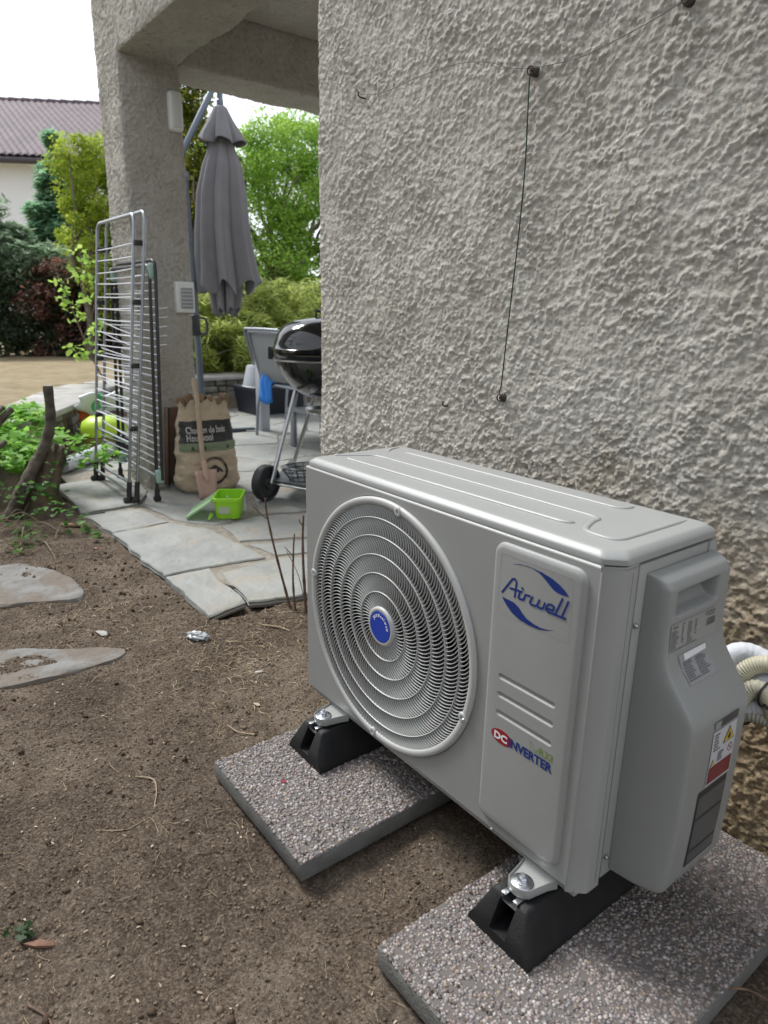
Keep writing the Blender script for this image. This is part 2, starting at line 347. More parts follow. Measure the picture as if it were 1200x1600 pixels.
def stucco_box(name, x0, x1, y0, y1, z0, z1, step, m, parent=None, faces='xXyYzZ', amp=1., coarse=None, wob=.006, opn=False):
    V = []; F = []; n0 = 0
    st = lambda f: step if (coarse is None or f in coarse[0]) else coarse[1]
    def lin(a, b, s): return np.linspace(a, b, max(2, int(round((b - a) / s)) + 1))
    for f in faces:
        s = st(f)
        if f in 'yY': u, v, F_ = gridmesh(lin(x0, x1, s), lin(z0, z1, s)); P = np.stack([u, np.full_like(u, y0 if f == 'y' else y1), v], 1); fl = f == 'Y'
        elif f in 'xX': u, v, F_ = gridmesh(lin(y0, y1, s), lin(z0, z1, s)); P = np.stack([np.full_like(u, x0 if f == 'x' else x1), u, v], 1); fl = f == 'x'
        else: u, v, F_ = gridmesh(lin(x0, x1, s), lin(y0, y1, s)); P = np.stack([u, v, np.full_like(u, z0 if f == 'z' else z1)], 1); fl = f == 'z'
        if fl: F_ = F_[:, ::-1]
        V.append(P); F.append(F_ + n0); n0 += len(P)
    V = np.concatenate(V); F = np.concatenate(F)
    # displacement direction: outward, averaged along the arrises; arrises rounded
    N = np.zeros_like(V); r = .012
    for k, (a, b) in enumerate(((x0, x1), (y0, y1), (z0, z1))):
        N[:, k] = np.where(V[:, k] < a + 1e-6, -1, np.where(V[:, k] > b - 1e-6, 1, 0))
    ln = np.linalg.norm(N, axis=1, keepdims=True); cnt = (np.abs(N) > 0).sum(1)
    N = N / np.maximum(ln, 1e-9)
    h = stucco_h(V) * amp + wob * vnoise(V, .22, 31)
    # soften the arris: pull points near it inwards
    ins = np.zeros(len(V))
    dd = np.stack([np.minimum(V[:, 0] - x0, x1 - V[:, 0]), np.minimum(V[:, 1] - y0, y1 - V[:, 1]), np.minimum(V[:, 2] - z0, z1 - V[:, 2])], 1)
    ds = np.sort(dd[:, :2], axis=1)[:, 1] if opn else np.sort(dd, axis=1)[:, 1]; ins = .006 * np.exp(-(ds / .008) ** 2)
    V = V + N * (h - ins)[:, None]
    return link(name, V, F, m, parent, smooth=True)
hw = stucco_box('house_wall', CORNX, 1.75, WALLY, 3.4, -.22, 2.3, .0024, STW, faces='yxX', coarse=('y', .03))
tag(hw, 'tall pale roughcast house wall behind the outdoor unit, stained ochre near the soil', 'wall')
# porch: pillars, beams and the ceiling slab
por = thing('porch', 'roughcast porch frame of pillars, beams and a ceiling over the flagstone terrace', 'porch', (-2.75, .7, -.15))
PX0, PX1 = -2.93, -2.60
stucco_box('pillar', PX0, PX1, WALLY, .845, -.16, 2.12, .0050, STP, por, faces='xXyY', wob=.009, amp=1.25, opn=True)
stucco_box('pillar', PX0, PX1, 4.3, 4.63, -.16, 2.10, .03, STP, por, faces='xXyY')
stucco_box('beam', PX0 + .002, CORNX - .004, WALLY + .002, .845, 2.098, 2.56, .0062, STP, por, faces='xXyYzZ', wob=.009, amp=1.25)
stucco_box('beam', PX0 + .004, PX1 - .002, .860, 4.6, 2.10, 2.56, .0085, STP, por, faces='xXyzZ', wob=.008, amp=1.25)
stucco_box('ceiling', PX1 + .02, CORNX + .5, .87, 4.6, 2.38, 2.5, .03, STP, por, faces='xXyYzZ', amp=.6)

# ---- patio: mortar bed and flagstones
pat = thing('patio', None, None, (-1.2, .4, -.15))
tag(pat, kind='structure')
SANDM = mat('patio_mortar', (.27, .245, .205), .95, var=(.19, .168, .135), vs=30, bump=.004, bs=120)
SLATE = mat('slate', (.22, .23, .222), .6, var=(.275, .28, .265), vs=5, bump=.014, bs=11, dirt=((.30, .27, .22), 7, .52, .72), spec=.4, island=[(.175, .183, .178), (.225, .232, .22), (.20, .208, .20), (.25, .25, .235)])
mb = MB(); bed = [(-.79, .55), (-.86, .32), (-1.2, .17), (-2.0, .17), (-2.9, .17)] + [(x, y) for x, y in INNER[1:]] + [(CORNX + .02, 5.2)]
mb.add([(x, y, PZ - .007) for x, y in bed] + [(x, y, -.16) for x, y in bed], [tuple(range(len(bed)))] + [(i, (i + 1) % len(bed), (i + 1) % len(bed) + len(bed), i + len(bed)) for i in range(len(bed))])
mb.build('mortar_bed', SANDM, pat, smooth=False)
def shrink(poly, d):
    P = [Vector(p) for p in poly]; A = sum(P[i].x * P[(i + 1) % len(P)].y - P[(i + 1) % len(P)].x * P[i].y for i in range(len(P)))
    if A < 0: P = P[::-1]
    o = []
    for i in range(len(P)):
        a, b, c = P[i - 1], P[i], P[(i + 1) % len(P)]; e1 = (b - a).normalized(); e2 = (c - b).normalized()
        n1 = Vector((-e1.y, e1.x)); n2 = Vector((-e2.y, e2.x)); q = (n1 + n2); q = q / max(q.length, .3); o.append(b + q * d * min(1.5, 1 / max(.5, q.dot(n1))))
    return o
def flagstone(poly, z=PZ, d=.006, th=.03, seed=0):
    P = shrink(poly, d); Q = []
    for i in range(len(P)):
        a, b = P[i], P[(i + 1) % len(P)]; k = max(2, int((b - a).length / .035))
        for j in range(k):
            p = a.lerp(b, j / k); q = np.array([[p.x, p.y, .3]]); Q.append((p.x + float(.009 * fbm(q, .08, 3, 60)[0]), p.y + float(.009 * fbm(q, .08, 3, 61)[0])))
    n = len(Q); cx = sum(q[0] for q in Q) / n; cy = sum(q[1] for q in Q) / n
    tx, ty = random.uniform(-.008, .008), random.uniform(-.008, .008)
    def ring(s, zz, jz=0): return [((q[0] - cx) * s + cx, (q[1] - cy) * s + cy, zz + (q[0] - cx) * tx + (q[1] - cy) * ty + random.uniform(-jz, jz)) for q in Q]
    m_ = MB(); k = .006 / max(.1, math.sqrt(abs(sum(Q[i][0] * Q[(i + 1) % n][1] - Q[(i + 1) % n][0] * Q[i][1] for i in range(n)))) / 2)
    secs = [ring(1 - k, z - th), ring(1 + k * .2, z - th * .6, .001), ring(1 - k * .6, z - th * .45, .001), ring(1, z - .005, .001), ring(1 - k, z, .0006), ring(.8, z, .0012), ring(.55, z, .0012), ring(.25, z, .001)]
    V = [p for s_ in secs for p in s_] + [(cx, cy, z)]; F = [tuple(range(n))[::-1]]
    for i in range(len(secs) - 1):
        for j in range(n): F.append((i * n + j, i * n + (j + 1) % n, (i + 1) * n + (j + 1) % n, (i + 1) * n + j))
    l = (len(secs) - 1) * n
    for j in range(n): F.append((l + j, l + (j + 1) % n, len(V) - 1))
    m_.add(V, F); return m_.build('flagstone', SLATE, pat, auto=40)
HAND = [([(-1.208, .08), (-1.197, .265), (-.807, .229), (-.762, .076)], 0.0), ([(-1.136, .29), (-1.15, .559), (-1.063, .712), (-.75, .6), (-.74, .4), (-.809, .235)], 0.0),
 ([(-1.872, .088), (-1.869, .372), (-1.684, .479), (-1.398, .500), (-1.175, .515), (-1.20, .28), (-1.216, .085), (-1.524, .08)], 0.002),
 ([(-2.245, .066), (-2.212, .333), (-1.895, .372), (-1.882, .09)], -.002), ([(-2.93, .09), (-3.018, .497), (-2.6, .50), (-2.50, .49), (-2.271, .35), (-2.262, .064)], .010),
 ([(-2.564, .50), (-2.348, .676), (-2.169, .921), (-1.805, .766), (-1.715, .542), (-1.914, .402), (-2.24, .36)], 0.001), ([(-1.679, .558), (-1.749, .766), (-1.589, 1.127), (-1.275, .919), (-1.426, .517)], 0.0),
 ([(-1.362, .53), (-1.251, .903), (-1.087, .794), (-1.172, .57)], 0.0), ([(-2.173, .967), (-1.941, 1.451), (-1.602, 1.217), (-1.77, .793)], 0.001)]
for p, dz in HAND: flagstone(p, PZ + dz, .0035)
# the rest: cells around scattered seeds, cut to the patio, skipping what the drawn stones cover
hc = [(-.98, .165), (-.95, .45), (-1.55, .29), (-2.05, .22), (-2.6, .3), (-2.1, .62), (-1.52, .78), (-1.2, .7), (-1.88, 1.1)]
sd = list(hc); rs = random.Random(3)
while len(sd) < 75:
    p = (rs.uniform(-5.5, -.8), rs.uniform(.2, 5.1))
    if all(math.hypot(p[0] - q[0], p[1] - q[1]) > .42 for q in sd): sd.append(p)
def clip(poly, a, b, c):
    o = []
    for i in range(len(poly)):
        p, q = poly[i], poly[(i + 1) % len(poly)]; dp = a * p[0] + b * p[1] - c; dq = a * q[0] + b * q[1] - c
        if dp <= 0: o.append(p)
        if dp * dq < 0: t = dp / (dp - dq); o.append((p[0] + (q[0] - p[0]) * t, p[1] + (q[1] - p[1]) * t))
    return o
for s_ in sd[len(hc):]:
    if not poly_in(np.array([s_[0]]), np.array([s_[1]]), PATIO)[0] or s_[0] > CORNX - .1: continue
    pl = [(s_[0] - 1, s_[1] - 1), (s_[0] + 1, s_[1] - 1), (s_[0] + 1, s_[1] + 1), (s_[0] - 1, s_[1] + 1)]
    for q in sd:
        if q is s_: continue
        a, b = q[0] - s_[0], q[1] - s_[1]; c = (q[0] ** 2 + q[1] ** 2 - s_[0] ** 2 - s_[1] ** 2) / 2; pl = clip(pl, a, b, c)
        if len(pl) < 3: break
    if len(pl) < 3: continue
    pl = clip(pl, 1, 0, CORNX - .01)
    for p, dz in HAND:   # keep clear of the drawn stones: cut by their nearest separating edge
        cx = sum(v[0] for v in p) / len(p); cy = sum(v[1] for v in p) / len(p); best = None; PP = [Vector(v) for v in p]
        A = sum(PP[i].x * PP[(i + 1) % len(PP)].y - PP[(i + 1) % len(PP)].x * PP[i].y for i in range(len(PP)))
        if A < 0: PP = PP[::-1]
        for i in range(len(PP)):
            e = (PP[(i + 1) % len(PP)] - PP[i]).normalized(); nn = Vector((e.y, -e.x)); dd_ = nn.dot(Vector(s_)) - nn.dot(PP[i])
            if best is None or dd_ > best[0]: best = (dd_, nn, nn.dot(PP[i]))
        if best[0] > 0 and len(pl) > 2 and math.hypot(cx - s_[0], cy - s_[1]) < 1.6: pl = clip(pl, -best[1].x, -best[1].y, -best[2] - .012)
    for (x1, y1), (x2, y2) in zip(PATIO[1:-2], PATIO[2:-1]):
        nn = Vector((y2 - y1, -(x2 - x1))).normalized()
        if nn.dot(Vector(s_) - Vector((x1, y1))) > 0: nn = -nn
        if len(pl) > 2: pl = clip(pl, nn.x, nn.y, nn.dot(Vector((x1, y1))))
    if len(pl) > 2:
        ar = abs(sum(pl[i][0] * pl[(i + 1) % len(pl)][1] - pl[(i + 1) % len(pl)][0] * pl[i][1] for i in range(len(pl)))) / 2
        if ar > .02: flagstone(pl, PZ + random.uniform(-.002, .001), .006)

# ---- two flat stepping stones half sunk in the soil
def step_stone(poly, z, label):
    P = [Vector(p) for p in poly]; n = 40; c = sum(P, Vector((0, 0))) / len(P); path = smoothpath([(p.x, p.y, 0) for p in P + [P[0]]], 6)[:-1]
    n = len(path); m_ = MB(); secs = []
    for s_, zz in ((1.03, z - .05), (1.02, z - .012), (.99, z - .003), (.93, z), (.7, z), (.4, z), (.15, z)):
        secs.append([((p.x - c.x) * s_ + c.x, (p.y - c.y) * s_ + c.y, zz + .006 * float(fbm(np.array([[p.x * s_, p.y * s_, 0]]), .12, 3, 70)[0])) for p in path])
    m_.loft(secs); o = m_.build('flat_stone', mat('sunk_stone', (.185, .183, .176), .85, var=(.145, .14, .13), vs=14, bump=.012, bs=22, dirt=((.135, .112, .09), 7, .45, .58)), None)
    tag(o, label, 'stone', 'flat stones sunk in the soil'); return o
step_stone([(-1.76, -.5), (-1.75, -.36), (-1.68, -.27), (-1.5, -.21), (-1.31, -.19), (-1.22, -.24), (-1.3, -.37), (-1.33, -.48), (-1.5, -.56)], -.1395, 'larger flat grey stone in the soil beside the patio and green ivy')
step_stone([(-.98, -.62), (-.95, -.48), (-.86, -.38), (-.75, -.225), (-.69, -.26), (-.69, -.4), (-.70, -.55), (-.78, -.66)], -.1440, 'thin half buried flat stone nearer the camera, dusted with soil')

# ---- stone retaining wall with a slab coping
sw = thing('stone_wall', 'low curved dry stone wall with flat grey coping beside the dry lawn', 'stone wall', (-4.5, .7, -.15))
path = [Vector((x, y, 0)) for x, y in INNER]; fine = smoothpath(path, 10)
cum = [0]
for a, b in zip(fine[:-1], fine[1:]): cum.append(cum[-1] + (b - a).length)
def along(s_):
    for i in range(len(cum) - 1):
        if cum[i + 1] >= s_: t = (s_ - cum[i]) / max(1e-6, cum[i + 1] - cum[i]); return fine[i].lerp(fine[i + 1], t), (fine[i + 1] - fine[i]).normalized()
    return fine[-1], (fine[-1] - fine[-2]).normalized()
mb = MB(); L_ = cum[-1]
mb2 = MB()
for row in range(5):
    s_ = rs.uniform(0, .1); z0 = -.15 + row * .066
    while s_ < L_ - .1:
        ln = rs.uniform(.1, .26); p, t = along(s_ + ln / 2); out_ = Vector((-t.y, t.x, 0)) if Vector((-t.y, t.x, 0)).dot(p - Vector((-4, 2.2, 0))) > 0 else Vector((t.y, -t.x, 0))
        c = p + out_ * (.13 + rs.uniform(-.012, .012)); a = math.atan2(t.y, t.x)
        mb.box((c.x, c.y, z0 + .033), (ln - .01, .26, .06 + rs.uniform(-.006, .004)), Matrix.Rotation(a + rs.uniform(-.05, .05), 3, 'Z'), .012, 2); s_ += ln
mb.build('stones', mat('wall_stone', (.2, .19, .165), .9, var=(.11, .105, .09), vs=9, bump=.012, bs=30, island=[(.15, .145, .125), (.23, .215, .18), (.18, .18, .165), (.27, .25, .21)]), sw)
s_ = 0
while s_ < L_ - .2:
    ln = rs.uniform(.35, .62); p, t = along(s_ + ln / 2); out_ = Vector((-t.y, t.x, 0)) if Vector((-t.y, t.x, 0)).dot(p - Vector((-4, 2.2, 0))) > 0 else Vector((t.y, -t.x, 0))
    c = p + out_ * .17; mb2.box((c.x, c.y, .195), (ln - .008, .42 + rs.uniform(-.03, .03), .045), Matrix.Rotation(math.atan2(t.y, t.x) + rs.uniform(-.04, .04), 3, 'Z'), .014, 2); s_ += ln
mb2.build('coping', mat('coping_stone', (.38, .37, .35), .85, var=(.27, .26, .24), vs=6, bump=.006, bs=30), sw)


# ================================================================== OUTDOOR UNIT
W_, D_, HB = .80, .275, .554; CH = .025
AC = thing('outdoor_unit', 'pale grey air conditioning outdoor unit with round spiral grille, standing on black rubber feet', 'air conditioner', (.4, .14, -.02))
PAINT = mat('unit_paint', (.30, .306, .297), .36, spec=.5, var=(.287, .292, .283), vs=5, dirt=((.25, .245, .225), 3, .58, .85), bump=.00018, bs=900)
COVER = mat('unit_cover', (.255, .262, .256), .42, spec=.4, var=(.243, .25, .244), vs=4, bump=.00025, bs=700)
GRL = mat('grille_plastic', (.42, .425, .41), .42, spec=.5)
DARK = mat('dark_inside', (.025, .025, .026), .8)
SEAM = mat('seam_shadow_gap', (.02, .02, .02), .8)
# casing: front with its round opening
gc = (.294, .2775); gr = .2655; NS = 128
Z0, Z1 = .012, .5505; X1 = W_ - CH
m_ = MB(); circ = []; rect = []
for k in range(NS):
    a = 2 * PI * k / NS; dx, dz = math.cos(a), math.sin(a); circ.append((gc[0] + gr * dx, 0, gc[1] + gr * dz))
    ts = []
    if dx > 1e-9: ts.append((X1 - gc[0]) / dx)
    if dx < -1e-9: ts.append((0.003 - gc[0]) / dx)
    if dz > 1e-9: ts.append((Z1 - gc[1]) / dz)
    if dz < -1e-9: ts.append((Z0 - gc[1]) / dz)
    t = min(ts); rect.append((gc[0] + t * dx, 0, gc[1] + t * dz))
cor = {}
for cx_, cz_ in ((X1, Z0), (X1, Z1), (.003, Z0), (.003, Z1)):
    j = min(range(NS), key=lambda k: (rect[k][0] - cx_) ** 2 + (rect[k][2] - cz_) ** 2); rect[j] = (cx_, 0, cz_)
inn = [(x, .012, z) for x, y, z in circ]
V = circ + rect + inn; F = []
for k in range(NS):
    j = (k + 1) % NS; F.append((k, NS + k, NS + j, j)); F.append((2 * NS + k, k, j, 2 * NS + j))
m_.add(V, F)
# edges folding back: left, top, bottom, right with the chamfered corner
def strip(m_, prof, mk):  # prof of (a,b) pairs lofted between two ends
    a = [mk(p, 0) for p in prof]; b = [mk(p, 1) for p in prof]; n = len(prof); m_.add(a + b, [(i, i + 1, n + i + 1, n + i) for i in range(n - 1)])
strip(m_, [(.003, 0), (.0009, .0009), (0, .003), (0, .03), (0, D_)], lambda p, e: (p[0], p[1], Z0 if e == 0 else Z1))
strip(m_, [(0, Z1), (.0009, Z1 + .0022), (.003, Z1 + .0032), (.02, Z1 + .0034)], lambda p, e: (.003 if e == 0 else X1, p[0], p[1]))
strip(m_, [(0, Z0), (.0015, Z0 - .002), (.01, Z0 - .002)], lambda p, e: (.003 if e == 0 else X1, p[0], p[1]))
pr = [(X1, 0), (X1 + .003, .0006), (W_ - .004, CH - .006), (W_ - .001, CH - .002), (W_, CH + .002), (W_, .0535)]
strip(m_, pr, lambda p, e: (p[0], p[1], .002 if e == 0 else Z1))
casing = m_.build('casing', PAINT, AC, auto=50, fix=False)
strip_ = MB(); strip(strip_, [(p[0] - .0012, p[1] + .0012) for p in pr], lambda p, e: (p[0], p[1], Z1 - .0005 if e == 0 else .5546)); strip_.build('corner_rim', PAINT, AC, auto=50, fix=False)
# right side: narrow flange, seam, side panel
m_ = MB(); m_.box((W_ - .010, .1515, .281), (.0185, .187, .538), None, .0015); m_.box((W_ - .0075, .262, .281), (.016, .026, .538), None, .004)
m_.build('side_panel', PAINT, AC)
m_ = MB(); m_.box((W_ - .012, .0555, .281), (.018, .006, .538)); m_.box((W_ / 2, .14, .552), (W_ - .03, .25, .003)); m_.build('seam', SEAM, AC, smooth=False)
m_ = MB(); m_.box((W_ / 2 - .004, .14, .004), (W_ - .016, D_ - .012, .02), None, .002); m_.box((.35, D_ - .01, .28), (.7, .012, .53), None, .002); m_.build('base_pan', PAINT, AC)
# shallow embossed flange line beside the seam
m_ = MB(); m_.box((W_ + .0004, .043, .28), (.002, .004, .53), None, .0009); m_.box((X1 + .002, .0005, .28), (.003, .0016, .53), None, .0007); m_.build('flange_ridge', PAINT, AC)
# dark interior, fan
m_ = MB(); m_.lathe([(.2655, 0), (.2655, .10), (.262, .10), (.262, .0)], (gc[0], .012, gc[1]), (0, 1, 0), 64, closed=True); m_.lathe([(0.0, .0), (.266, .0), (.266, .004)], (gc[0], .15, gc[1]), (0, 1, 0), 64); m_.build('shroud', DARK, AC)
m_ = MB(); m_.lathe([(0, .0), (.045, .004), (.055, .02), (.055, .07), (0, .07)], (gc[0], .055, gc[1]), (0, 1, 0), 32)
for b in range(3):
    rows = []
    for i in range(9):
        r = .05 + .195 * i / 8; row = []
        for j in range(9):
            t = j / 8; a = b * 2 * PI / 3 + .35 * (i / 8) + t * (1.45 - .3 * i / 8); row.append((gc[0] + r * math.cos(a), .058 + .06 * t, gc[1] + r * math.sin(a)))
        rows.append(row)
    m_.add([p for r_ in rows for p in r_], [(i * 9 + j, i * 9 + j + 1, (i + 1) * 9 + j + 1, (i + 1) * 9 + j) for i in range(8) for j in range(8)])
m_.build('fan', mat('fan_blades', (.05, .052, .055), .5), AC)
# grille: frame, rings, swept slats
g_root = MB(); g_root.lathe([(.2635, .006), (.2645, -.001), (.2635, -.0055), (.260, -.0075), (.253, -.0070), (.2495, -.0050), (.2485, .000), (.2488, .008)], (gc[0], 0, gc[1]), (0, 1, 0), 128, closed=True)
grf = g_root.build('grille', GRL, AC, auto=60)
RS = [.0405, .0715, .110, .1485, .187, .2235, .2495]; CNT = [52, 80, 104, 130, 156, 180]
V = []; F = []; n0 = 0
for k in range(6):
    r0, r1 = RS[k], RS[k + 1]; sw_ = (.40 + .07 * k) * (r1 - r0); NSEG = 5
    for j in range(CNT[k]):
        th0 = 2 * PI * (j + .3 * k) / CNT[k]; P = []
        for i in range(NSEG + 1):
            t = i / NSEG; r = r0 + (r1 - r0) * t; th = th0 + (sw_ * t * t - .06 * (r1 - r0) * t) / r; P.append((r * math.cos(th), r * math.sin(th)))
        for i in range(NSEG + 1):
            a = P[max(i - 1, 0)]; b = P[min(i + 1, NSEG)]; tx, tz = b[0] - a[0], b[1] - a[1]; l = math.hypot(tx, tz); nx, nz = -tz / l, tx / l
            for (o_, y_) in ((-.00085, -.0040), (.0, -.0048), (.00080, -.0040), (.0004, .0012), (-.0004, .0012)): V.append((gc[0] + P[i][0] + nx * o_, y_, gc[1] + P[i][1] + nz * o_))
        for i in range(NSEG):
            for c in range(5): F.append((n0 + i * 5 + c, n0 + i * 5 + (c + 1) % 5, n0 + (i + 1) * 5 + (c + 1) % 5, n0 + (i + 1) * 5 + c))
        n0 += 5 * (NSEG + 1)
link('slats', V, np.array(F), GRL, grf, smooth=True)
m_ = MB()
for r in RS[1:-1]: m_.lathe([(r - .0009, -.0050), (r, -.0058), (r + .0009, -.0050), (r + .0007, .003), (r - .0007, .003)], (gc[0], 0, gc[1]), (0, 1, 0), 96, closed=True)
m_.build('rings', GRL, grf, auto=60)
m_ = MB(); m_.lathe([(0, -.0088), (.033, -.0088), (.0345, -.0096), (.0385, -.0092), (.0412, -.0065), (.0415, .004), (0, .004)], (gc[0], 0, gc[1]), (0, 1, 0), 64); hub = m_.build('hub', GRL, grf, auto=60)
m_ = MB(); m_.lathe([(0, -.0098), (.0322, -.0098), (.0326, -.0090), (.0326, -.0080)], (gc[0], 0, gc[1]), (0, 1, 0), 64); m_.build('badge', mat('badge_blue', (.012, .05, .40), .35), hub)
WHITE = mat('print_white', (.75, .77, .78), .5); NAVY = mat('print_navy', (.006, .028, .17), .4); BLACK = mat('print_black', (.03, .03, .033), .5)
def flat_xz(V2, F, y, name, m, parent):   # lettering on the front, reading from -Y
    return link(name, [(x, y, z) for x, z in V2], F, m, parent)
def arc_text(words, r, y, name, m, parent):
    allV = []; allF = []
    for txt, a0, size in words:
        a = a0
        for ch in txt:
            V, F = text2d(ch, size, bold=.0006)
            if not V: a -= size * .5 / r; continue
            wd = max(v[0] for v in V) - min(v[0] for v in V); mn = min(v[0] for v in V); am = a - (wd / 2) / r; n = len(allV)
            for x, z in V:
                lx = x - mn - wd / 2; lz = z + r; allV.append((gc[0] + lz * math.cos(am) + lx * math.sin(am), gc[1] + lz * math.sin(am) - lx * math.cos(am)))
            allF += [tuple(i + n for i in f) for f in F]; a -= (wd + size * .13) / r
    return flat_xz(allV, allF, y, name, m, parent)
arc_text([('JUST', R(152), .0078), ('feel', R(100), .0078), ('well', R(50), .0078)], .0215, -.0101, 'lettering', WHITE, hub)
m_ = MB(); m_.lathe([(0, 0), (.0016, 0)], (gc[0] - .0262, -.0101, gc[1] - .001), (0, -1, 0), 12); m_.build('dot', WHITE, hub)
# fixing lugs and screws round the frame
SCREW = mat('screw_steel', (.5, .51, .52), .3, 1.)
def screw(c, ax, parent, r=.0042):
    m_ = MB(); m_.lathe([(r * 1.25, 0), (r * 1.25, .0008), (r, .0012), (r * .95, .003), (r * .6, .0042), (0, .0044)], c, ax, 16); return m_.build('screw', SCREW, parent, auto=40)
for a in (80, -19, 172, 265):
    ca, sa = math.cos(R(a)), math.sin(R(a)); m_ = MB(); c = (gc[0] + .2545 * ca, -.0020, gc[1] + .2545 * sa)
    m_.lathe([(.010, 0), (.010, .0055), (.0085, .0068), (.0045, .0065), (.004, .0045), (0, .0045)], c, (0, -1, 0), 24); m_.build('lug', GRL, grf, auto=50)
    if a in (-19,): screw((gc[0] + .259 * ca, -.006, gc[1] + .259 * sa), (0, -1, 0), AC, .0030)
screw((.615, .002, .0095), (0, -1, 0), AC, .0028)
screw((W_ + .001, .062, .458), (1, 0, 0), AC, .0036); screw((W_ + .001, .064, .052), (1, 0, 0), AC, .0036)
# raised service panel, rounded, with three sunk slots
def rrect(x0, x1, z0, z1, r, n=8):
    o = []
    for cx_, cz_, a0 in ((x1 - r, z0 + r, -90), (x1 - r, z1 - r, 0), (x0 + r, z1 - r, 90), (x0 + r, z0 + r, 180)):
        for i in range(n + 1): a = R(a0 + 90 * i / n); o.append((cx_ + r * math.cos(a), cz_ + r * math.sin(a)))
    return o
def inset_rr(x0, x1, z0, z1, r, d): return rrect(x0 + d, x1 - d, z0 + d, z1 - d, max(.001, r - d))
PX = (.584, .759, .030, .541, .020); PY = -.0075
secs = [[(x, y, z) for x, z in inset_rr(*PX, d)] for d, y in ((-.001, .001), (.0, -.0015), (.0012, -.0045), (.0045, -.0068), (.0085, PY))]
m_ = MB(); n = len(secs[0]); V = [p for s_ in secs for p in s_]; F = [(i * n + k, i * n + (k + 1) % n, (i + 1) * n + (k + 1) % n, (i + 1) * n + k) for i in range(4) for k in range(n)]
m_.add(V, F)
# face: rectangle of the last ring cut by three slots (built as bmesh with a triangle fill)
bm = bmesh.new(); outer = [bm.verts.new(p) for p in secs[-1]]; ed = [bm.edges.new((outer[i], outer[(i + 1) % n])) for i in range(n)]
slots = [(.6115, .7285, z - .0055, z + .0055, .0054) for z in (.315, .282, .248)]; SV = []
for sl_ in slots:
    rr = [bm.verts.new((x, PY, z)) for x, z in rrect(*sl_)]; ed += [bm.edges.new((rr[i], rr[(i + 1) % len(rr)])) for i in range(len(rr))]
bmesh.ops.triangle_fill(bm, edges=ed, use_beauty=True, use_dissolve=False)
m_.bm(bm)
for sl_ in slots:
    s2 = [[(x, y, z) for x, z in inset_rr(*sl_, d)] for d, y in ((0, PY), (.0014, PY + .0009), (.0026, PY + .0026), (.0042, PY + .0032))]; k2 = len(s2[0])
    V = [p for s_ in s2 for p in s_]; m_.add(V, [(i * k2 + j, i * k2 + (j + 1) % k2, (i + 1) * k2 + (j + 1) % k2, (i + 1) * k2 + j) for i in range(3) for j in range(k2)] + [tuple(3 * k2 + j for j in range(k2))])
sp = m_.build('service_panel', PAINT, AC, auto=28)
bm = bmesh.new(); bm.from_mesh(sp.data); bmesh.ops.remove_doubles(bm, verts=bm.verts[:], dist=1e-5); bmesh.ops.recalc_face_normals(bm, faces=bm.faces[:]); bm.to_mesh(sp.data); bm.free(); sp.data.set_sharp_from_angle(angle=R(28))
# maker's mark
def ribbon(pts, w):
    V = []; F = []
    for k in range(len(pts) - 1):
        a, b = Vector(pts[k]), Vector(pts[k + 1]); d = (b - a).normalized(); nn = Vector((-d.y, d.x)) * w / 2; a2 = a - d * w * .35; b2 = b + d * w * .35; n_ = len(V)
        V += [a2 + nn, b2 + nn, b2 - nn, a2 - nn]; F.append((n_, n_ + 1, n_ + 2, n_ + 3))
    return V, F
UP = [(0.6223, 0.5128), (0.6386, 0.5175), (0.6525, 0.5191), (0.6663, 0.5188), (0.6843, 0.5174), (0.7022, 0.5139), (0.7155, 0.5091), (0.7267, 0.5029), (0.7341, 0.4963), (0.7213, 0.495), (0.7128, 0.4957), (0.7038, 0.4987), (0.6945, 0.5049), (0.685, 0.5111), (0.6756, 0.5156), (0.664, 0.5182), (0.6479, 0.5179), (.636, .5158)]
LO = [(0.6075, 0.453), (0.6205, 0.4525), (0.6329, 0.4519), (0.643, 0.4476), (0.6508, 0.4406), (0.6609, 0.4345), (0.6752, 0.4311), (0.6891, 0.4301), (0.7023, 0.432), (0.716, 0.437), (0.7024, 0.4307), (0.6849, 0.4261), (0.6665, 0.4258), (0.6473, 0.4273), (0.6297, 0.4337), (0.6177, 0.4425)]
ST = [[(0.6073, 0.4606), (0.6265, 0.4888), (0.6316, 0.4905), (0.6354, 0.4867), (0.6335, 0.461)], [(0.6231, 0.4727), (0.6475, 0.4744)], [(0.6438, 0.4739), (0.641, 0.4631), (0.644, 0.4618), (0.6515, 0.4629), (0.6548, 0.4724), (0.6636, 0.4731)], [(0.6468, 0.4813), (0.6494, 0.4793)], [(0.6686, 0.4734), (0.6641, 0.4631), (0.6676, 0.4605), (0.6756, 0.4614), (0.6783, 0.4634), (0.6823, 0.4734)], [(0.6783, 0.4634), (0.6813, 0.4612), (0.6884, 0.4618), (0.6905, 0.4642), (0.6927, 0.472)], [(0.6965, 0.4655), (0.7085, 0.4658), (0.7099, 0.472), (0.7055, 0.4739), (0.7000, 0.4729), (0.6968, 0.4686), (0.6958, 0.4630), (0.7000, 0.4609), (0.7319, 0.4614)], [(0.7236, 0.4899), (0.7138, 0.4631)], [(0.7341, 0.489), (0.7254, 0.4631)]]
V = []; F = []
def triflat(poly):
    bm = bmesh.new(); f = bm.faces.new([bm.verts.new((x, z, 0)) for x, z in poly]); bmesh.ops.triangulate(bm, faces=[f]); bm.verts.index_update(); v = [(q.co.x, q.co.y) for q in bm.verts]; f_ = [tuple(q.index for q in g.verts) for g in bm.faces]; bm.free(); return v, f_
VV = []; FF = []
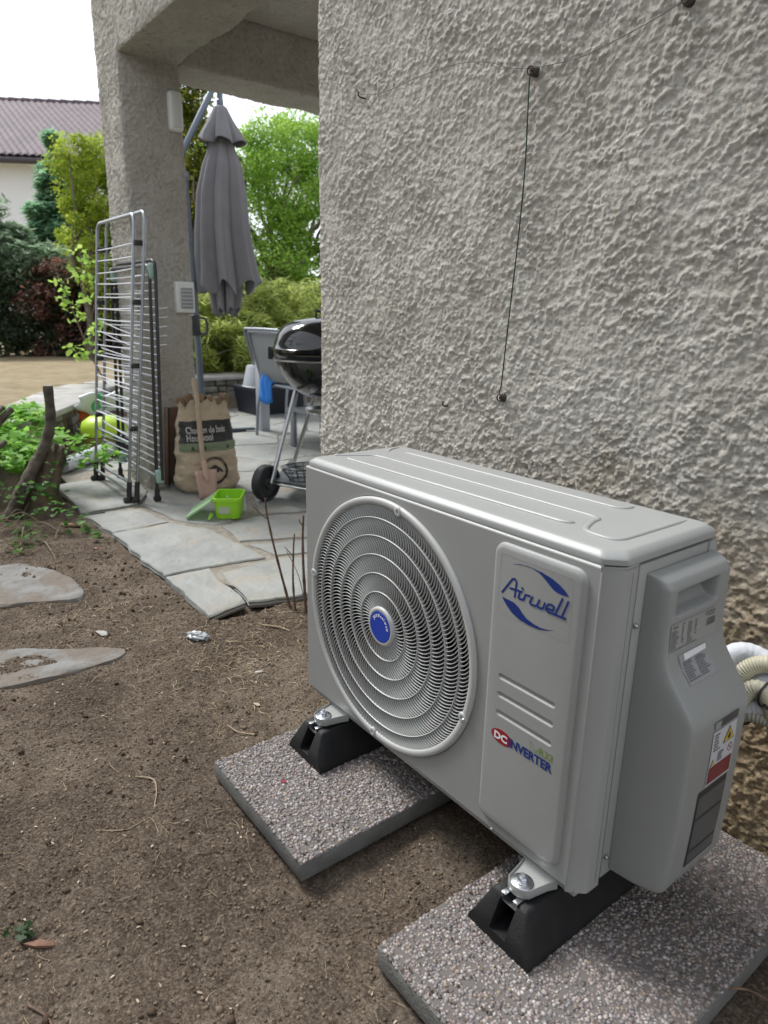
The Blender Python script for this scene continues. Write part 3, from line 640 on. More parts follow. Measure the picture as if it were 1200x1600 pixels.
for q, pl in enumerate([UP, LO]):
    v, f = triflat(pl); n_ = len(VV); VV += [(a, PY - .0005, b) for a, b in v]; FF += [tuple(i + n_ for i in g) for g in f]
for q, s_ in enumerate(ST):
    v, f = ribbon(s_, .0036)
    for gi, g in enumerate(f):
        n_ = len(VV); VV += [(v[i][0], PY - .0004 - .00002 * (q * 5 + gi), v[i][1]) for i in g]; FF.append((n_, n_ + 1, n_ + 2, n_ + 3))
link('maker_logo', VV, FF, NAVY, sp)
v, f = fit_text('INVERTER', .6445, .7345, .1985, .2155, bold=.035); flat_xz(v, f, PY - .0007, 'lettering', NAVY, sp)
m_ = MB(); m_.add([(.629 + .0235 * math.cos(2 * PI * k / 40), PY - .0004, .2065 + .0132 * math.sin(2 * PI * k / 40)) for k in range(40)], [tuple(range(40))]); m_.build('red_oval', mat('print_red', (.30, .012, .02), .4), sp)
v, f = fit_text('DC', .6125, .6415, .1995, .2135, bold=.04); flat_xz(v, f, PY - .0009, 'lettering', WHITE, sp)
GREEN = mat('print_green', (.17, .24, .03), .5)
v, f = fit_text('R32', .7065, .7345, .2185, .2315, bold=.015); flat_xz(v, f, PY - .0006, 'lettering', GREEN, sp)
lf = [(.6868, .2325), (.692, .2300), (.6955, .2265), (.6975, .222), (.7001, .2195), (.7025, .2225), (.7036, .226), (.7035, .2215), (.7016, .2176), (.697, .2172), (.692, .2195), (.6888, .2238), (.6868, .2325)]
v, f = ribbon(lf, .0006); flat_xz(v, f, PY - .0005, 'leaf_outline', GREEN, sp)
# clear film round the logo: a faint raised edge
m_ = MB(); v, f = ribbon([(.601, .524), (.739, .524), (.741, .424), (.600, .424), (.601, .524)], .0004); flat_xz(v, f, PY - .0002, 'film_edge', mat('film_edge', (.20, .205, .20), .3), sp)

# lid
def cpoly(x0, x1, y0, y1, cs):  # corner cuts: front-left, front-right, rear-right, rear-left
    a, b, c, d = cs; return [(x0 + a, y0), (x1 - b, y0), (x1, y0 + b), (x1, y1 - c), (x1 - c, y1), (x0 + d, y1), (x0, y1 - d), (x0, y0 + a)]
def lidring(d, z):
    P = [Vector((x, y)) for x, y in cpoly(.001 + d, W_ - .001 - d, .0045 + d, D_ + .002 - d, (.008, .026 - d * .25, .012, .012))]; o = []
    for i in range(len(P)):
        a, b, c = P[i - 1], P[i], P[(i + 1) % len(P)]; q = min(.006, (a - b).length * .4, (c - b).length * .4)
        p1 = b + (a - b).normalized() * q; p2 = b + (c - b).normalized() * q
        for t in (0, .33, .67, 1): o.append(((p1.lerp(b, t)).lerp(b.lerp(p2, t), t)))
    return [(p.x, p.y, z) for p in o]
m_ = MB(); m_.loft([lidring(.001, .5545), lidring(0, .5550), lidring(0, .5630), lidring(.0012, .5655), lidring(.0100, .5722), lidring(.0125, .5732), lidring(.016, .5735), lidring(.03, .5735)])
lid = m_.build('lid', PAINT, AC, auto=30)
zt = .5733
def ridge(pts, w=.0052):
    P = smoothpath([(x, y, zt) for x, y in pts], 5); n_ = len(P); rr = [w * min(1, .25 + i / 4, .25 + (n_ - 1 - i) / 4) for i in range(n_)]
    m_ = MB(); m_.tube(P, rr, 12, flat=.62, up=(0, 0, 1)); return m_.build('ridge', PAINT, lid, auto=60)
ridge([(.022, .062), (.027, .07), (.05, .105), (.072, .134), (.10, .142), (.14, .143), (.35, .143), (.6, .143), (.655, .142), (.672, .133), (.675, .115), (.690, .078), (.705, .066), (.742, .064), (.754, .074), (.756, .10), (.756, .19), (.756, .25)])
ridge([(.074, .066), (.1, .068), (.35, .072), (.6, .076), (.650, .078), (.662, .088)], .0065)
ridge([(.085, .218), (.12, .22), (.35, .22), (.6, .22), (.648, .221), (.66, .232), (.66, .252)])
ridge([(.055, .19), (.035, .215), (.025, .25)])

# valve cover: bulging moulded side cover with a grip recess
def cov_x(z):   # outward reach by height
    pts = [(.022, .062), (.030, .086), (.05, .0915), (.14, .095), (.26, .0965), (.318, .095), (.338, .089), (.362, .070), (.392, .048), (.415, .0400), (.44, .0375), (.50, .0370), (.517, .0355), (.527, .029), (.533, .018), (.535, .002)]
    if z <= pts[0][0]: return pts[0][1]
    for (a, b), (c, d) in zip(pts[:-1], pts[1:]):
        if z <= c: t = (z - a) / (c - a); return b + (d - b) * t
    return .002
YA, YB = .078, .262
zs_ = sorted(set([.022, .025, .03, .04, .05, .1, .14, .2, .26, .29, .318, .328, .338, .35, .362, .377, .392, .404, .415, .427, .44, .455, .47, .4735, .477, .4805, .5045, .508, .5115, .514, .517, .522, .527, .530, .533, .535]))
ys_ = [0, .002, .005, .009, .013, .017, .021, .026, .0295, .033, .05, .08, .10, .125, .1335, .137, .1405, .150, .162, .168, .173, .177, .181, .184]
xv = {}
V = []; n0 = len(ys_)
def prof(t, w_):   # rounding at the front and rear edges
    r = .012; a = min(t, w_ - t)
    return 1 if a >= r else math.sqrt(max(0, 1 - ((r - a) / r) ** 2)) 
for z in zs_:
    cx_ = cov_x(z)
    for t in ys_:
        y = YA + t; x = cx_ * (0.0 if t in (ys_[0], ys_[-1]) else prof(t, YB - YA))
        # grip recess
        u0, u1, w0, w1 = .0260, .1405, .4735, .5115
        if u0 < t < u1 and w0 < z < w1:
            k = min(1, min(t - u0, u1 - t) / .0035, min(z - w0, w1 - z) / .0035); deep = .044 * (.35 + .65 * (z - w0) / (w1 - w0)); x = x - deep * k
        V.append((W_ + max(x, -.002), y, z))
F = []
for i in range(len(zs_) - 1):
    for j in range(n0 - 1): F.append((i * n0 + j, i * n0 + j + 1, (i + 1) * n0 + j + 1, (i + 1) * n0 + j))
# underside
b0 = len(V)
for t in ys_: V.append((W_ - .002, YA + t, .020))
for j in range(n0 - 1): F.append((b0 + j, b0 + j + 1, j + 1, j))
cov = link('side_cover', V, F, COVER, AC, smooth=True)
md = cov.modifiers.new('sub', 'SUBSURF'); md.levels = 2; md.render_levels = 2
# labels on the cover, following its face
def cov_pt(y, z, off=.0006): return (W_ + cov_x(z) + off, y, z)
def cov_patch(name, quad, m, off, parent, nu=2, nv=6):   # quad: tl,tr,br,bl as (y,z)
    V = []; tl, tr, br, bl = [Vector(q) for q in quad]
    for j in range(nv + 1):
        for i in range(nu + 1):
            u, v_ = i / nu, j / nv; p = tl.lerp(tr, u).lerp(bl.lerp(br, u), v_); V.append(cov_pt(p.x, p.y, off))
    return link(name, V, [(j * (nu + 1) + i, (j + 1) * (nu + 1) + i, (j + 1) * (nu + 1) + i + 1, j * (nu + 1) + i + 1) for j in range(nv) for i in range(nu)], m, parent)
def cov_lines(name, y0, y1, z0, z1, rows, m, off, parent, seed=0, hh=.55, cols=1):
    """small print too fine to read: rows of short word-length dashes"""
    r_ = random.Random(seed); V = []; F = []
    for i in range(rows):
        z = z1 - (z1 - z0) * (i + .5) / rows; h = (z1 - z0) / rows * hh / 2; y = y0
        for c in range(cols):
            ya = y0 + (y1 - y0) * c / cols; yb = ya + (y1 - y0) / cols * r_.uniform(.55, .95); y = ya
            while y < yb:
                w__ = r_.uniform(.002, .007); e = min(y + w__, yb); n_ = len(V); V += [cov_pt(y, z - h, off), cov_pt(e, z - h, off), cov_pt(e, z + h, off), cov_pt(y, z + h, off)]; F.append((n_, n_ + 1, n_ + 2, n_ + 3)); y = e + .0009
    return link(name, V, F, m, parent)
PRT = mat('fine_print', (.10, .10, .105), .6); LBW = mat('label_white', (.46, .47, .50), .4); GREY = mat('label_silver', (.33, .35, .37), .25, .3)
rl = cov_patch('rating_label', [(.094, .463), (.222, .463), (.222, .420), (.094, .420)], mat('label_clear', (.262, .269, .262), .35), .0010, cov)
v, f = fit_text('Airwell', .098, .112, .4555, .4605, bold=.02, shear=.3); link('lettering', [cov_pt(a, b, .0014) for a, b in v], f, PRT, rl)
cov_lines('fine_print', .096, .120, .424, .453, 9, PRT, .0014, rl, 1); cov_lines('fine_print', .124, .131, .428, .460, 9, PRT, .0014, rl, 2); cov_lines('fine_print', .140, .156, .424, .458, 10, PRT, .0014, rl, 3); cov_lines('fine_print', .160, .168, .432, .457, 6, PRT, .0014, rl, 4); cov_lines('fine_print', .096, .186, .4205, .4235, 1, PRT, .0014, rl, 5)
v, f = fit_text('CE', .188, .199, .454, .4605, bold=.02); link('lettering', [cov_pt(a, b, .0014) for a, b in v], f, PRT, rl)
bars = MB(); y = .195; rb = random.Random(8)
while y < .218:
    e = y + rb.choice([.0006, .0009, .0016]); bars.add([cov_pt(y, .436, .0014), cov_pt(e, .436, .0014), cov_pt(e, .448, .0014), cov_pt(y, .448, .0014)], [(0, 1, 2, 3)]); y = e + rb.choice([.0006, .001])
bars.build('bar_code', PRT, rl, smooth=False, fix=False); cov_lines('fine_print', .200, .220, .451, .461, 2, PRT, .0014, rl, 6)
s2_ = cov_patch('peeling_label', [(.116, .411), (.196, .411), (.200, .370), (.122, .370)], GREY, .0012, cov, 3, 8)
cov_lines('fine_print', .124, .192, .374, .400, 9, PRT, .0018, s2_, 7, cols=2); cov_patch('shine_strip', [(.13, .4105), (.192, .4105), (.19, .403), (.13, .401)], mat('label_shine', (.66, .68, .7), .2), .0016, s2_)
rd = cov_patch('small_label', [(.150, .313), (.222, .313), (.222, .300), (.152, .301)], mat('label_dark_strip', (.05, .048, .045), .4), .0010, cov)
cov_patch('pale_end', [(.150, .313), (.170, .313), (.168, .301), (.152, .301)], GREY, .0014, rd)
wl = cov_patch('warning_label', [(.150, .297), (.221, .297), (.223, .203), (.149, .203)], LBW, .0010, cov)
YEL = mat('print_yellow', (.55, .38, .02), .5)
def cov_poly(name, pts, m, off, parent): return link(name, [cov_pt(a, b, off) for a, b in pts], [tuple(range(len(pts)))], m, parent)
cov_poly('warning_triangle', [(.182, .267), (.216, .267), (.199, .294)], BLACK, .0014, wl); cov_poly('warning_triangle', [(.1852, .2688), (.2128, .2688), (.199, .2908)], YEL, .0018, wl)
cov_poly('flame', [(.1955, .2715), (.2025, .2715), (.2045, .276), (.2015, .2795), (.2000, .2845), (.1975, .2800), (.1940, .276)], BLACK, .0022, wl)
cov_poly('warning_triangle', [(.152, .238), (.167, .238), (.1595, .249)], BLACK, .0014, wl); cov_poly('warning_triangle', [(.1538, .2391), (.1652, .2391), (.1595, .2474)], YEL, .0018, wl)
cov_lines('fine_print', .155, .176, .262, .293, 6, PRT, .0014, wl, 9); cov_lines('fine_print', .172, .192, .240, .258, 6, PRT, .0014, wl, 10)
m_ = MB()
for k in range(20):
    a0, a1 = 2 * PI * k / 20, 2 * PI * (k + 1) / 20; m_.add([cov_pt(.209 + r_ * math.cos(a), .252 + r_ * math.sin(a), .0014) for r_, a in ((.0072, a0), (.0072, a1), (.0060, a1), (.0060, a0))], [(0, 1, 2, 3)])
m_.add([cov_pt(.204, .256, .0016), cov_pt(.205, .257, .0016), cov_pt(.214, .248, .0016), cov_pt(.213, .247, .0016)], [(0, 1, 2, 3)]); m_.build('no_entry_sign', mat('print_dark_red', (.25, .02, .02), .5), wl, smooth=False, fix=False)
DRED = mat('label_dark_red', (.16, .022, .028), .45)
rb_ = cov_patch('red_field', [(.1515, .236), (.2195, .236), (.2205, .2065), (.1515, .2065)], DRED, .0014, wl); cov_lines('fine_print', .157, .215, .2095, .233, 5, mat('print_rose', (.30, .10, .1), .5), .0018, rb_, 11, .3)
bl = cov_patch('black_label', [(.133, .200), (.2185, .200), (.2185, .062), (.133, .062)], BLACK, .0010, cov)
for z0, z1, n_ in ((.152, .190, 5), (.092, .147, 8), (.066, .087, 3)):
    cov_patch('grey_field', [(.136, z1), (.2160, z1), (.2160, z0), (.136, z0)], mat('label_charcoal', (.075, .077, .08), .35), .0014, bl); cov_lines('fine_print', .142, .210, z0 + .003, z1 - .003, n_, mat('print_grey', (.17, .17, .175), .5), .0018, bl, int(z0 * 1000), .25)

# mounting brackets with washers and bolts
ZINC = mat('zinc', (.62, .64, .66), .28, 1., var=(.5, .52, .55), vs=60)
for bx in (.1235, .719):
    for yb, sg in ((0, -1), (D_, 1)):
        m_ = MB(); pts = []
        for i in range(17): a = R(180 * i / 16); pts.append((bx + .024 * math.cos(a), yb + sg * (.036 + .020 * math.sin(a))))
        pts = [(bx + .036, yb - sg * .01), (bx + .030, yb + sg * .006)] + pts + [(bx - .030, yb + sg * .006), (bx - .036, yb - sg * .01)]
        def sc_(s_, z): return [((x - bx) * s_ + bx, (y - (yb + sg * .03)) * s_ + yb + sg * .03, z) for x, y in pts]
        m_.loft([sc_(.97, -.0170), sc_(1, -.0155), sc_(1, -.004), sc_(.965, -.0005), sc_(.93, -.0008), sc_(.90, -.004), sc_(.88, -.0048)]); br = m_.build('bracket', PAINT, AC, auto=35)
        c = (bx, yb + sg * .036, -.0048); m_ = MB(); m_.lathe([(.0185, 0), (.0185, .0022), (.0175, .003), (.006, .003)], c, (0, 0, 1), 40); m_.lathe([(.0105, .0030), (.0105, .0048), (.006, .0052)], c, (0, 0, 1), 24); m_.build('washer', ZINC, br, auto=40)
        m_ = MB(); m_.lathe([(.0083, .0052), (.0083, .0110), (.0074, .0122), (.0045, .0122), (.0045, .0165), (.0040, .0172), (0, .0172)], c, (0, 0, 1), 6); m_.build('nut', ZINC, br, auto=30)

# ---- rubber feet
RUB = mat('rubber', (.007, .007, .0075), .6, var=(.012, .012, .0125), vs=25, bump=.0008, bs=300, spec=.3)
def rubber_foot(bx, label):
    t = thing('rubber_foot', label, 'rubber foot', (bx, .14, -.0995), 'black rubber feet under the outdoor unit')
    hw0, hw1, zb, zt_ = .066, .036, -.0985, -.021
    def sec(y, top, notch, zf=-.075):
        k = (top - zb) / (zt_ - zb); h1 = hw0 + (hw1 - hw0) * k; nw = .0165; nd = zf if notch else top - .0005
        L_ = [(-hw0, zb), (-hw0, zb + .006), (-(hw0 - .002), zb + .012), (-(h1 + .001), top - .004), (-h1 + .002, top - .0008), (-h1 + .005, top), (-nw - .002, top), (-nw, top - .001), (-nw, nd), (-nw + .003, nd - .0005)]
        L_ = L_ + [(-x, z) for x, z in L_[::-1]]; return [(bx + x, y, z) for x, z in L_]
    m_ = MB(); m_.loft([sec(-.088, -.070, True, -.078), sec(-.084, -.062, True, -.078), sec(-.066, -.026, True, -.080), sec(-.060, zt_, True, -.080), sec(-.034, zt_, True, -.080), sec(-.0335, zt_, False), sec(.2, zt_, False), sec(.330, zt_, False), sec(.336, -.026, False), sec(.356, -.070, False)]); m_.build('body', RUB, t, auto=40)
    m_ = MB(); m_.box((bx, -.052, -.0325), (.032, .026, .0018)); 
    for s_ in (-1, 1): m_.box((bx + s_ * .0152, -.052, -.026), (.0018, .026, .015)); m_.box((bx + s_ * .0125, -.0575, -.0185), (.010, .016, .0016), None, .0005)
    m_.box((bx, .16, -.0195), (.038, .36, .003)); m_.build('channel', ZINC, t, auto=40)
    m_ = MB(); m_.add([(bx - .005, -.0655, -.052), (bx + .005, -.0655, -.052), (bx + .005, -.0655, -.0512), (bx - .005, -.0655, -.0512)], [(0, 1, 2, 3)])
    return t
rubber_foot(.1235, 'black rubber foot on the slab under the fan grille end')
rubber_foot(.719, 'black rubber foot on the slab under the side cover end')

# ---- exposed aggregate slabs
CONC = mat('slab_concrete', (.15, .15, .143), .9, var=(.11, .11, .10), vs=20, bump=.002, bs=200)
PEB = mat('pebbles', (.3, .3, .3), .5, island=[(.075, .065, .065), (.165, .14, .138), (.25, .218, .21), (.19, .135, .118), (.31, .28, .272), (.10, .09, .095), (.42, .39, .375), (.24, .185, .14), (.14, .127, .133), (.26, .232, .225)], spec=.5)
def slab(x0, x1, y0, y1, ztop, label):
    m_ = MB(); m_.box(((x0 + x1) / 2, (y0 + y1) / 2, ztop - .0215), (x1 - x0, y1 - y0, .041), None, .004); s_ = m_.build('paving_slab', CONC, None, auto=30)
    tag(s_, label, 'paving slab', 'pebbled concrete slabs under the outdoor unit')
    m_ = MB(); m_.box(((x0 + x1) / 2, (y0 + y1) / 2, ztop - .0018), (x1 - x0 - .006, y1 - y0 - .006, .0028)); m_.build('cement_face', mat('cement_face', (.12, .108, .10), .95), s_, smooth=False)
    N = int((x1 - x0) * (y1 - y0) * 46000); TV, TF = ico(0)
    px = RNG.uniform(x0 + .002, x1 - .002, N); py = RNG.uniform(y0 + .002, y1 - .002, N); r = RNG.uniform(.0019, .0044, N) * np.where(RNG.random(N) < .06, 1.25, 1)
    pos = np.stack([px, py, ztop - .0008 + RNG.uniform(-.0012, .0008, N)], 1); sc = np.stack([r * RNG.uniform(.9, 1.35, N), r, r * RNG.uniform(.55, .8, N)], 1)
    TVj = TV * (1 + RNG.uniform(-.1, .1, (len(TV), 1)))
    v, f = scatter(TVj, TF, pos, rotz(RNG.uniform(0, 6.28, N)), sc); p = link('pebble_surface', v, f, PEB, s_, smooth=True); p['kind'] = 'stuff'; return s_
slab(.006, .386, -.255, .455, -.0985, 'pebbled concrete slab under the fan grille end of the unit, red petal on it')
slab(.604, .984, -.245, .470, -.0985, 'pebbled concrete slab under the side cover end of the unit, nearest the wall stain')

# ---- refrigerant pipes and corrugated conduit leaving the unit
pb = thing('pipe_bundle', 'white wrapped pipes with cream corrugated conduit, tied together, leaving the unit towards the wall', 'pipes', (.95, .40, .20))
WRAP = mat('pipe_wrap', (.62, .64, .68), .55, var=(.5, .52, .56), vs=12, bump=.004, bs=45); CREAM = mat('conduit', (.50, .47, .35), .45)
def pipe(name, pts, r, m, corr=0, wr=0):
    P = smoothpath(pts, 12); L_ = [0]
    for a, b in zip(P[:-1], P[1:]): L_.append(L_[-1] + (b - a).length)
    if corr:
        Q = []; rr = []; n_ = int(L_[-1] / corr * 4); j = 0
        for i in range(n_):
            s_ = L_[-1] * i / (n_ - 1)
            while j < len(L_) - 2 and L_[j + 1] < s_: j += 1
            t = (s_ - L_[j]) / max(1e-9, L_[j + 1] - L_[j]); Q.append(P[j].lerp(P[j + 1], t)); rr.append(r * (1 + (.05 if i % 4 in (0, 1) else -.05)))
        P = Q
    else: rr = [r * (1 + wr * math.sin(i * 1.7) * random.uniform(.3, 1)) for i in range(len(P))]
    m_ = MB(); m_.tube(P, rr, 16); return m_.build(name, m, pb, auto=70)
pipe('wrapped_pipe', [(.80, .33, .24), (.801, .345, .280), (.803, .362, .306), (.816, .385, .322), (.845, .402, .318), (.90, .41, .295), (1.25, .43, .24)], .019, WRAP, wr=.03)
pipe('conduit', [(.80, .31, .20), (.828, .330, .262), (.837, .340, .291), (.850, .347, .320), (.875, .358, .335), (.91, .37, .325), (1.0, .38, .27), (1.25, .39, .20)], .0142, CREAM, corr=.0042)
pipe('wrapped_pipe', [(.80, .32, .20), (.84, .345, .262), (.875, .360, .297), (.92, .370, .298), (1.0, .375, .26), (1.25, .38, .20)], .0185, WRAP, wr=.04)
pipe('conduit', [(.80, .29, .18), (.850, .312, .250), (.860, .318, .280), (.870, .322, .299), (.881, .326, .303), (.892, .331, .290), (.905, .335, .262), (.915, .34, .22)], .0130, CREAM, corr=.0042)
pipe('wrapped_pipe', [(.80, .31, .19), (.855, .335, .248), (.885, .342, .266), (.93, .347, .262), (1.05, .35, .23), (1.25, .36, .18)], .0165, WRAP, wr=.05)
pipe('conduit', [(.80, .31, .18), (.855, .330, .238), (.875, .333, .248), (.92, .337, .246), (1.05, .34, .22), (1.25, .35, .18)], .0115, mat('conduit_grey', (.36, .35, .29), .5), corr=.006)  # the lowest ribbed conduit is grey
BLK = mat('black_plastic', (.015, .015, .016), .4)
m_ = MB(); m_.tube([(.893 + .006 * math.cos(a), .340 + .030 * math.cos(a), .295 + .024 * math.sin(a)) for a in [2 * PI * k / 20 for k in range(21)]], .0022, 8); m_.tube([(.896, .315, .284), (.906, .306, .286)], .003, 8); m_.build('cable_tie', BLK, pb)
m_ = MB(); m_.tube([(.868 + .004 * math.cos(a), .332 + .022 * math.cos(a), .248 + .020 * math.sin(a)) for a in [2 * PI * k / 20 for k in range(21)]], .0022, 8); m_.tube([(.864, .312, .240), (.866, .306, .232)], .003, 8); m_.build('cable_tie', BLK, pb)

# ---- hooks and wires on the wall
RUST = mat('rusty_iron', (.035, .025, .02), .75, .3, var=(.09, .045, .025), vs=200)
def eye(x, z, label, r=.008, plug=True):
    t = thing('screw_eye', label, 'wall hook', (x, WALLY, z), 'iron hooks screwed in the roughcast wall')
    m_ = MB(); m_.lathe([(.0105, .008), (.0105, -.004), (.008, -.0075), (0, -.008)], (x, WALLY - .006, z), (0, 1, 0), 20) if plug else None
    if plug: m_.build('wall_plug', mat('dark_plug', (.05, .04, .035), .8), t)
    m_ = MB(); m_.tube([(x + r * math.cos(a), WALLY - .020, z + r * math.sin(a)) for a in [2 * PI * k / 18 for k in range(17)]], .0018, 8); m_.tube([(x, WALLY - .02, z), (x, WALLY + .01, z)], .0022, 8); m_.build('ring', RUST, t); return t
eye(.124, 1.399, 'rusty screw eye where the dark green vertical wire meets the thin grey one'); eye(.096, .684, 'rusty screw eye at the lower end of the dark green wire, just above the unit')
eye(.479, 1.432, 'rusty screw eye at the top right end of the thin wire', .007)
def hook(x, z, label):
    m_ = MB(); m_.tube([(x, WALLY + .01, z), (x, WALLY - .018, z), (x - .001, WALLY - .024, z + .004), (x - .001, WALLY - .024, z + .014)], .0024, 8); o = m_.build('screw_hook', RUST, None); tag(o, label, 'wall hook', 'iron hooks screwed in the roughcast wall'); return o
hook(-.515, 1.474, 'small bent nail hook at the far left end of the thin wire'); hook(-.107, .640, 'small bent nail hook low on the wall, holding no wire')
def wire(name, pts, r, m, label):
    m_ = MB(); m_.tube(smoothpath(pts, 8), r, 6); o = m_.build(name, m, None); tag(o, label, 'wire'); return o
GW = mat('green_wire', (.012, .035, .022), .5); yw = WALLY - .019
wire('green_wire', [(.124, yw, 1.392), (.123, yw, 1.37), (.126, yw - .001, 1.30), (.1275, yw, 1.2), (.122, yw, 1.06), (.113, yw, .93), (.104, yw, .80), (.099, yw, .72), (.094, yw, .700), (.097, yw, .690)], .0017, GW, 'dark green plastic coated wire hanging down the roughcast wall')
TW = mat('thin_wire', (.07, .065, .06), .7)
wire('thin_wire', [(-.513, yw - .003, 1.482), (-.45, yw - .004, 1.468), (-.38, yw - .004, 1.462), (-.25, yw - .003, 1.468), (-.1, yw - .003, 1.463), (0., yw - .003, 1.442), (.06, yw - .003, 1.418), (.118, yw, 1.404), (.18, yw - .003, 1.396), (.26, yw - .004, 1.391), (.35, yw - .004, 1.402), (.43, yw - .002, 1.417), (.475, yw, 1.43)], .0008, TW, 'thin grey wire sagging between the screw eyes high on the wall')

# ================================================================== THINGS ON THE TERRACE
WHP = mat('white_plastic', (.72, .74, .71), .45)
# wall light and vent on the pillar
lt = thing('wall_light', 'white rectangular wall light high on the pillar facing the unit', 'wall light', (-2.6, .80, 1.87))
m_ = MB(); m_.box((-2.585, .805, 1.872), (.05, .075, .19), None, .018, 3); m_.build('housing', WHP, lt); m_ = MB(); m_.box((-2.556, .805, 1.872), (.014, .052, .155), None, .006); m_.build('diffuser', mat('opal', (.62, .63, .62), .3), lt)
vt = thing('socket_box', 'pale square socket box with a hinged cover, at mid height on the pillar', 'socket', (-2.6, .79, .95))
m_ = MB(); m_.box((-2.582, .795, .945), (.045, .105, .165), None, .008, 3); m_.build('housing', WHP, vt); m_ = MB(); m_.box((-2.556, .80, .94), (.010, .070, .11), None, .004); m_.build('cover', mat('smoky_cover', (.30, .32, .34), .25), vt)
m_ = MB()
for k in range(5): m_.box((-2.5495, .80, .90 + k * .02), (.002, .060, .003))
m_.build('ribs', WHP, vt)

# ---- clothes racks folded flat against the pillar
ALU = mat('rack_tube', (.33, .35, .37), .35, .85); WIRE = mat('rack_wire', (.68, .68, .73), .35); BTUBE = mat('black_tube', (.02, .021, .024), .35)
def lean(x, y0, y1, z, zb=-.105, zt=1.36):
    t = (z - zb) / (zt - zb); return (x, y0 + (y1 - y0) * t, z)
def uframe(x0, x1, y0, y1, zb, zt_, r=.0085, rad=.045, closed=False):
    L_ = lambda x, z: lean(x, y0, y1, z)
    P = [L_(x0, zb)] + [L_(x0, zt_ - rad)] + [L_(x0 + rad * (1 - math.cos(R(a))), zt_ - rad + rad * math.sin(R(a))) for a in (20, 40, 60, 80)] + [L_(x1 - rad * (1 - math.cos(R(a))), zt_ - rad + rad * math.sin(R(a))) for a in (80, 60, 40, 20)] + [L_(x1, zt_ - rad), L_(x1, zb)]
    m_ = MB(); m_.tube(P, r, 10); return m_
rk = thing('clothes_rack', 'tall silver clothes drying rack folded flat, standing in front of the pillar', 'drying rack', (-2.6, .36, -.12), 'folded clothes racks by the pillar')
rr_ = random.Random(4)
A0, A1, B0, B1 = (-2.912, -2.312, .315, .470), (-2.905, -2.300, .345, .512), None, None
uframe(-2.918, -2.318, .315, .462, -.06, 1.325).build('frame', ALU, rk, auto=60); uframe(-2.905, -2.300, .350, .508, -.06, 1.34).build('frame', ALU, rk, auto=60)
m_ = MB()
for (x0, x1, ya, yb, zz) in ((-2.918, -2.318, .315, .462, -.045), (-2.905, -2.300, .350, .508, -.03), (-2.918, -2.300, .315, .508, .20)): m_.tube([lean(x0, ya, yb, zz), lean(x1, ya, yb, zz)], .0075, 10)
m_.build('crossbar', ALU, rk)
def rungs(name, x0, x1, ya, yb, z0, z1, n, sag, parent, r=.0026, tw=.0, dy=0):
    m_ = MB()
    for k in range(n):
        z = z0 + (z1 - z0) * (k + .5) / n + rr_.uniform(-.006, .006); d = rr_.uniform(-sag, sag)
        a = Vector(lean(x0, ya, yb, z + d)); b = Vector(lean(x1, ya, yb, z - d * tw)); a.y += dy; b.y += dy; m_.tube([a, (a + b) / 2 + Vector((0, 0, -.003)), b], r, 6)
    return m_.build(name, WIRE, parent)
rungs('wires', -2.918, -2.318, .315, .462, .28, 1.22, 15, .006, rk, .0030, .3); rungs('wires', -2.905, -2.300, .350, .508, .10, 1.08, 12, .008, rk, .0030, .3); rungs('wires', -2.90, -2.33, .335, .486, .03, .80, 13, .035, rk, .0026, .8)
for (x, ya, yb) in ((-2.918, .315, .462), (-2.318, .315, .462), (-2.905, .35, .508), (-2.300, .35, .508)):
    m_ = MB(); m_.tube([lean(x, ya, yb, -.105), lean(x, ya, yb, .0)], .0135, 12); m_.lathe([(.022, -.010), (.022, .010), (.016, .012)], (x, ya - .006, -.098), (1, 0, 0), 16); m_.build('foot', BLK, rk)
for z in (.28, .60, .91, 1.19):
    for x in (-2.911, -2.309):
        p = Vector(lean(x, .333, .485, z)); m_ = MB(); m_.box(p, (.022, .052, .026), None, .005); m_.build('clip', BLK, rk)
r2 = thing('clothes_rack', 'shorter clothes drying rack with black tubes and mint green joints, behind the silver one', 'drying rack', (-2.6, .5, -.12), 'folded clothes racks by the pillar')
ya, yb = .470, .512
def L2(x, z, d=0): return (x, .455 + .05 * (z + .12) / 1.25 + d, z)
MINT = mat('mint_plastic', (.28, .42, .36), .45)
for d, x0, x1, zb, zt_ in ((0, -2.90, -2.285, -.085, 1.09), (.022, -2.885, -2.262, .0, 1.115)):
    P = [L2(x0, zb, d)] + [L2(x0, zt_ - .05, d), L2(x0 + .012, zt_ - .015, d), L2(x0 + .045, zt_, d), L2(x1 - .045, zt_, d), L2(x1 - .012, zt_ - .015, d), L2(x1, zt_ - .05, d), L2(x1, zb, d)]; m_ = MB(); m_.tube(P, .0092, 10); m_.build('frame', BTUBE, r2, auto=60)
m_ = MB()
m_.tube([L2(-2.88, .012, .02), L2(-2.29, .006, .02)], .008, 8); m_.build('crossbar', ALU, r2)
m_ = MB(); m_.tube([L2(-2.885, .55, .02), L2(-2.27, .54, .02)], .005, 8); m_.build('crossbar', ALU, r2)
m_ = MB()
for k in range(26):
    z = .06 + k * .0395; m_.tube([L2(-2.885, z + .003, .03), L2(-2.268, z, .03)], .0025, 6)
m_.build('wires', WIRE, r2)
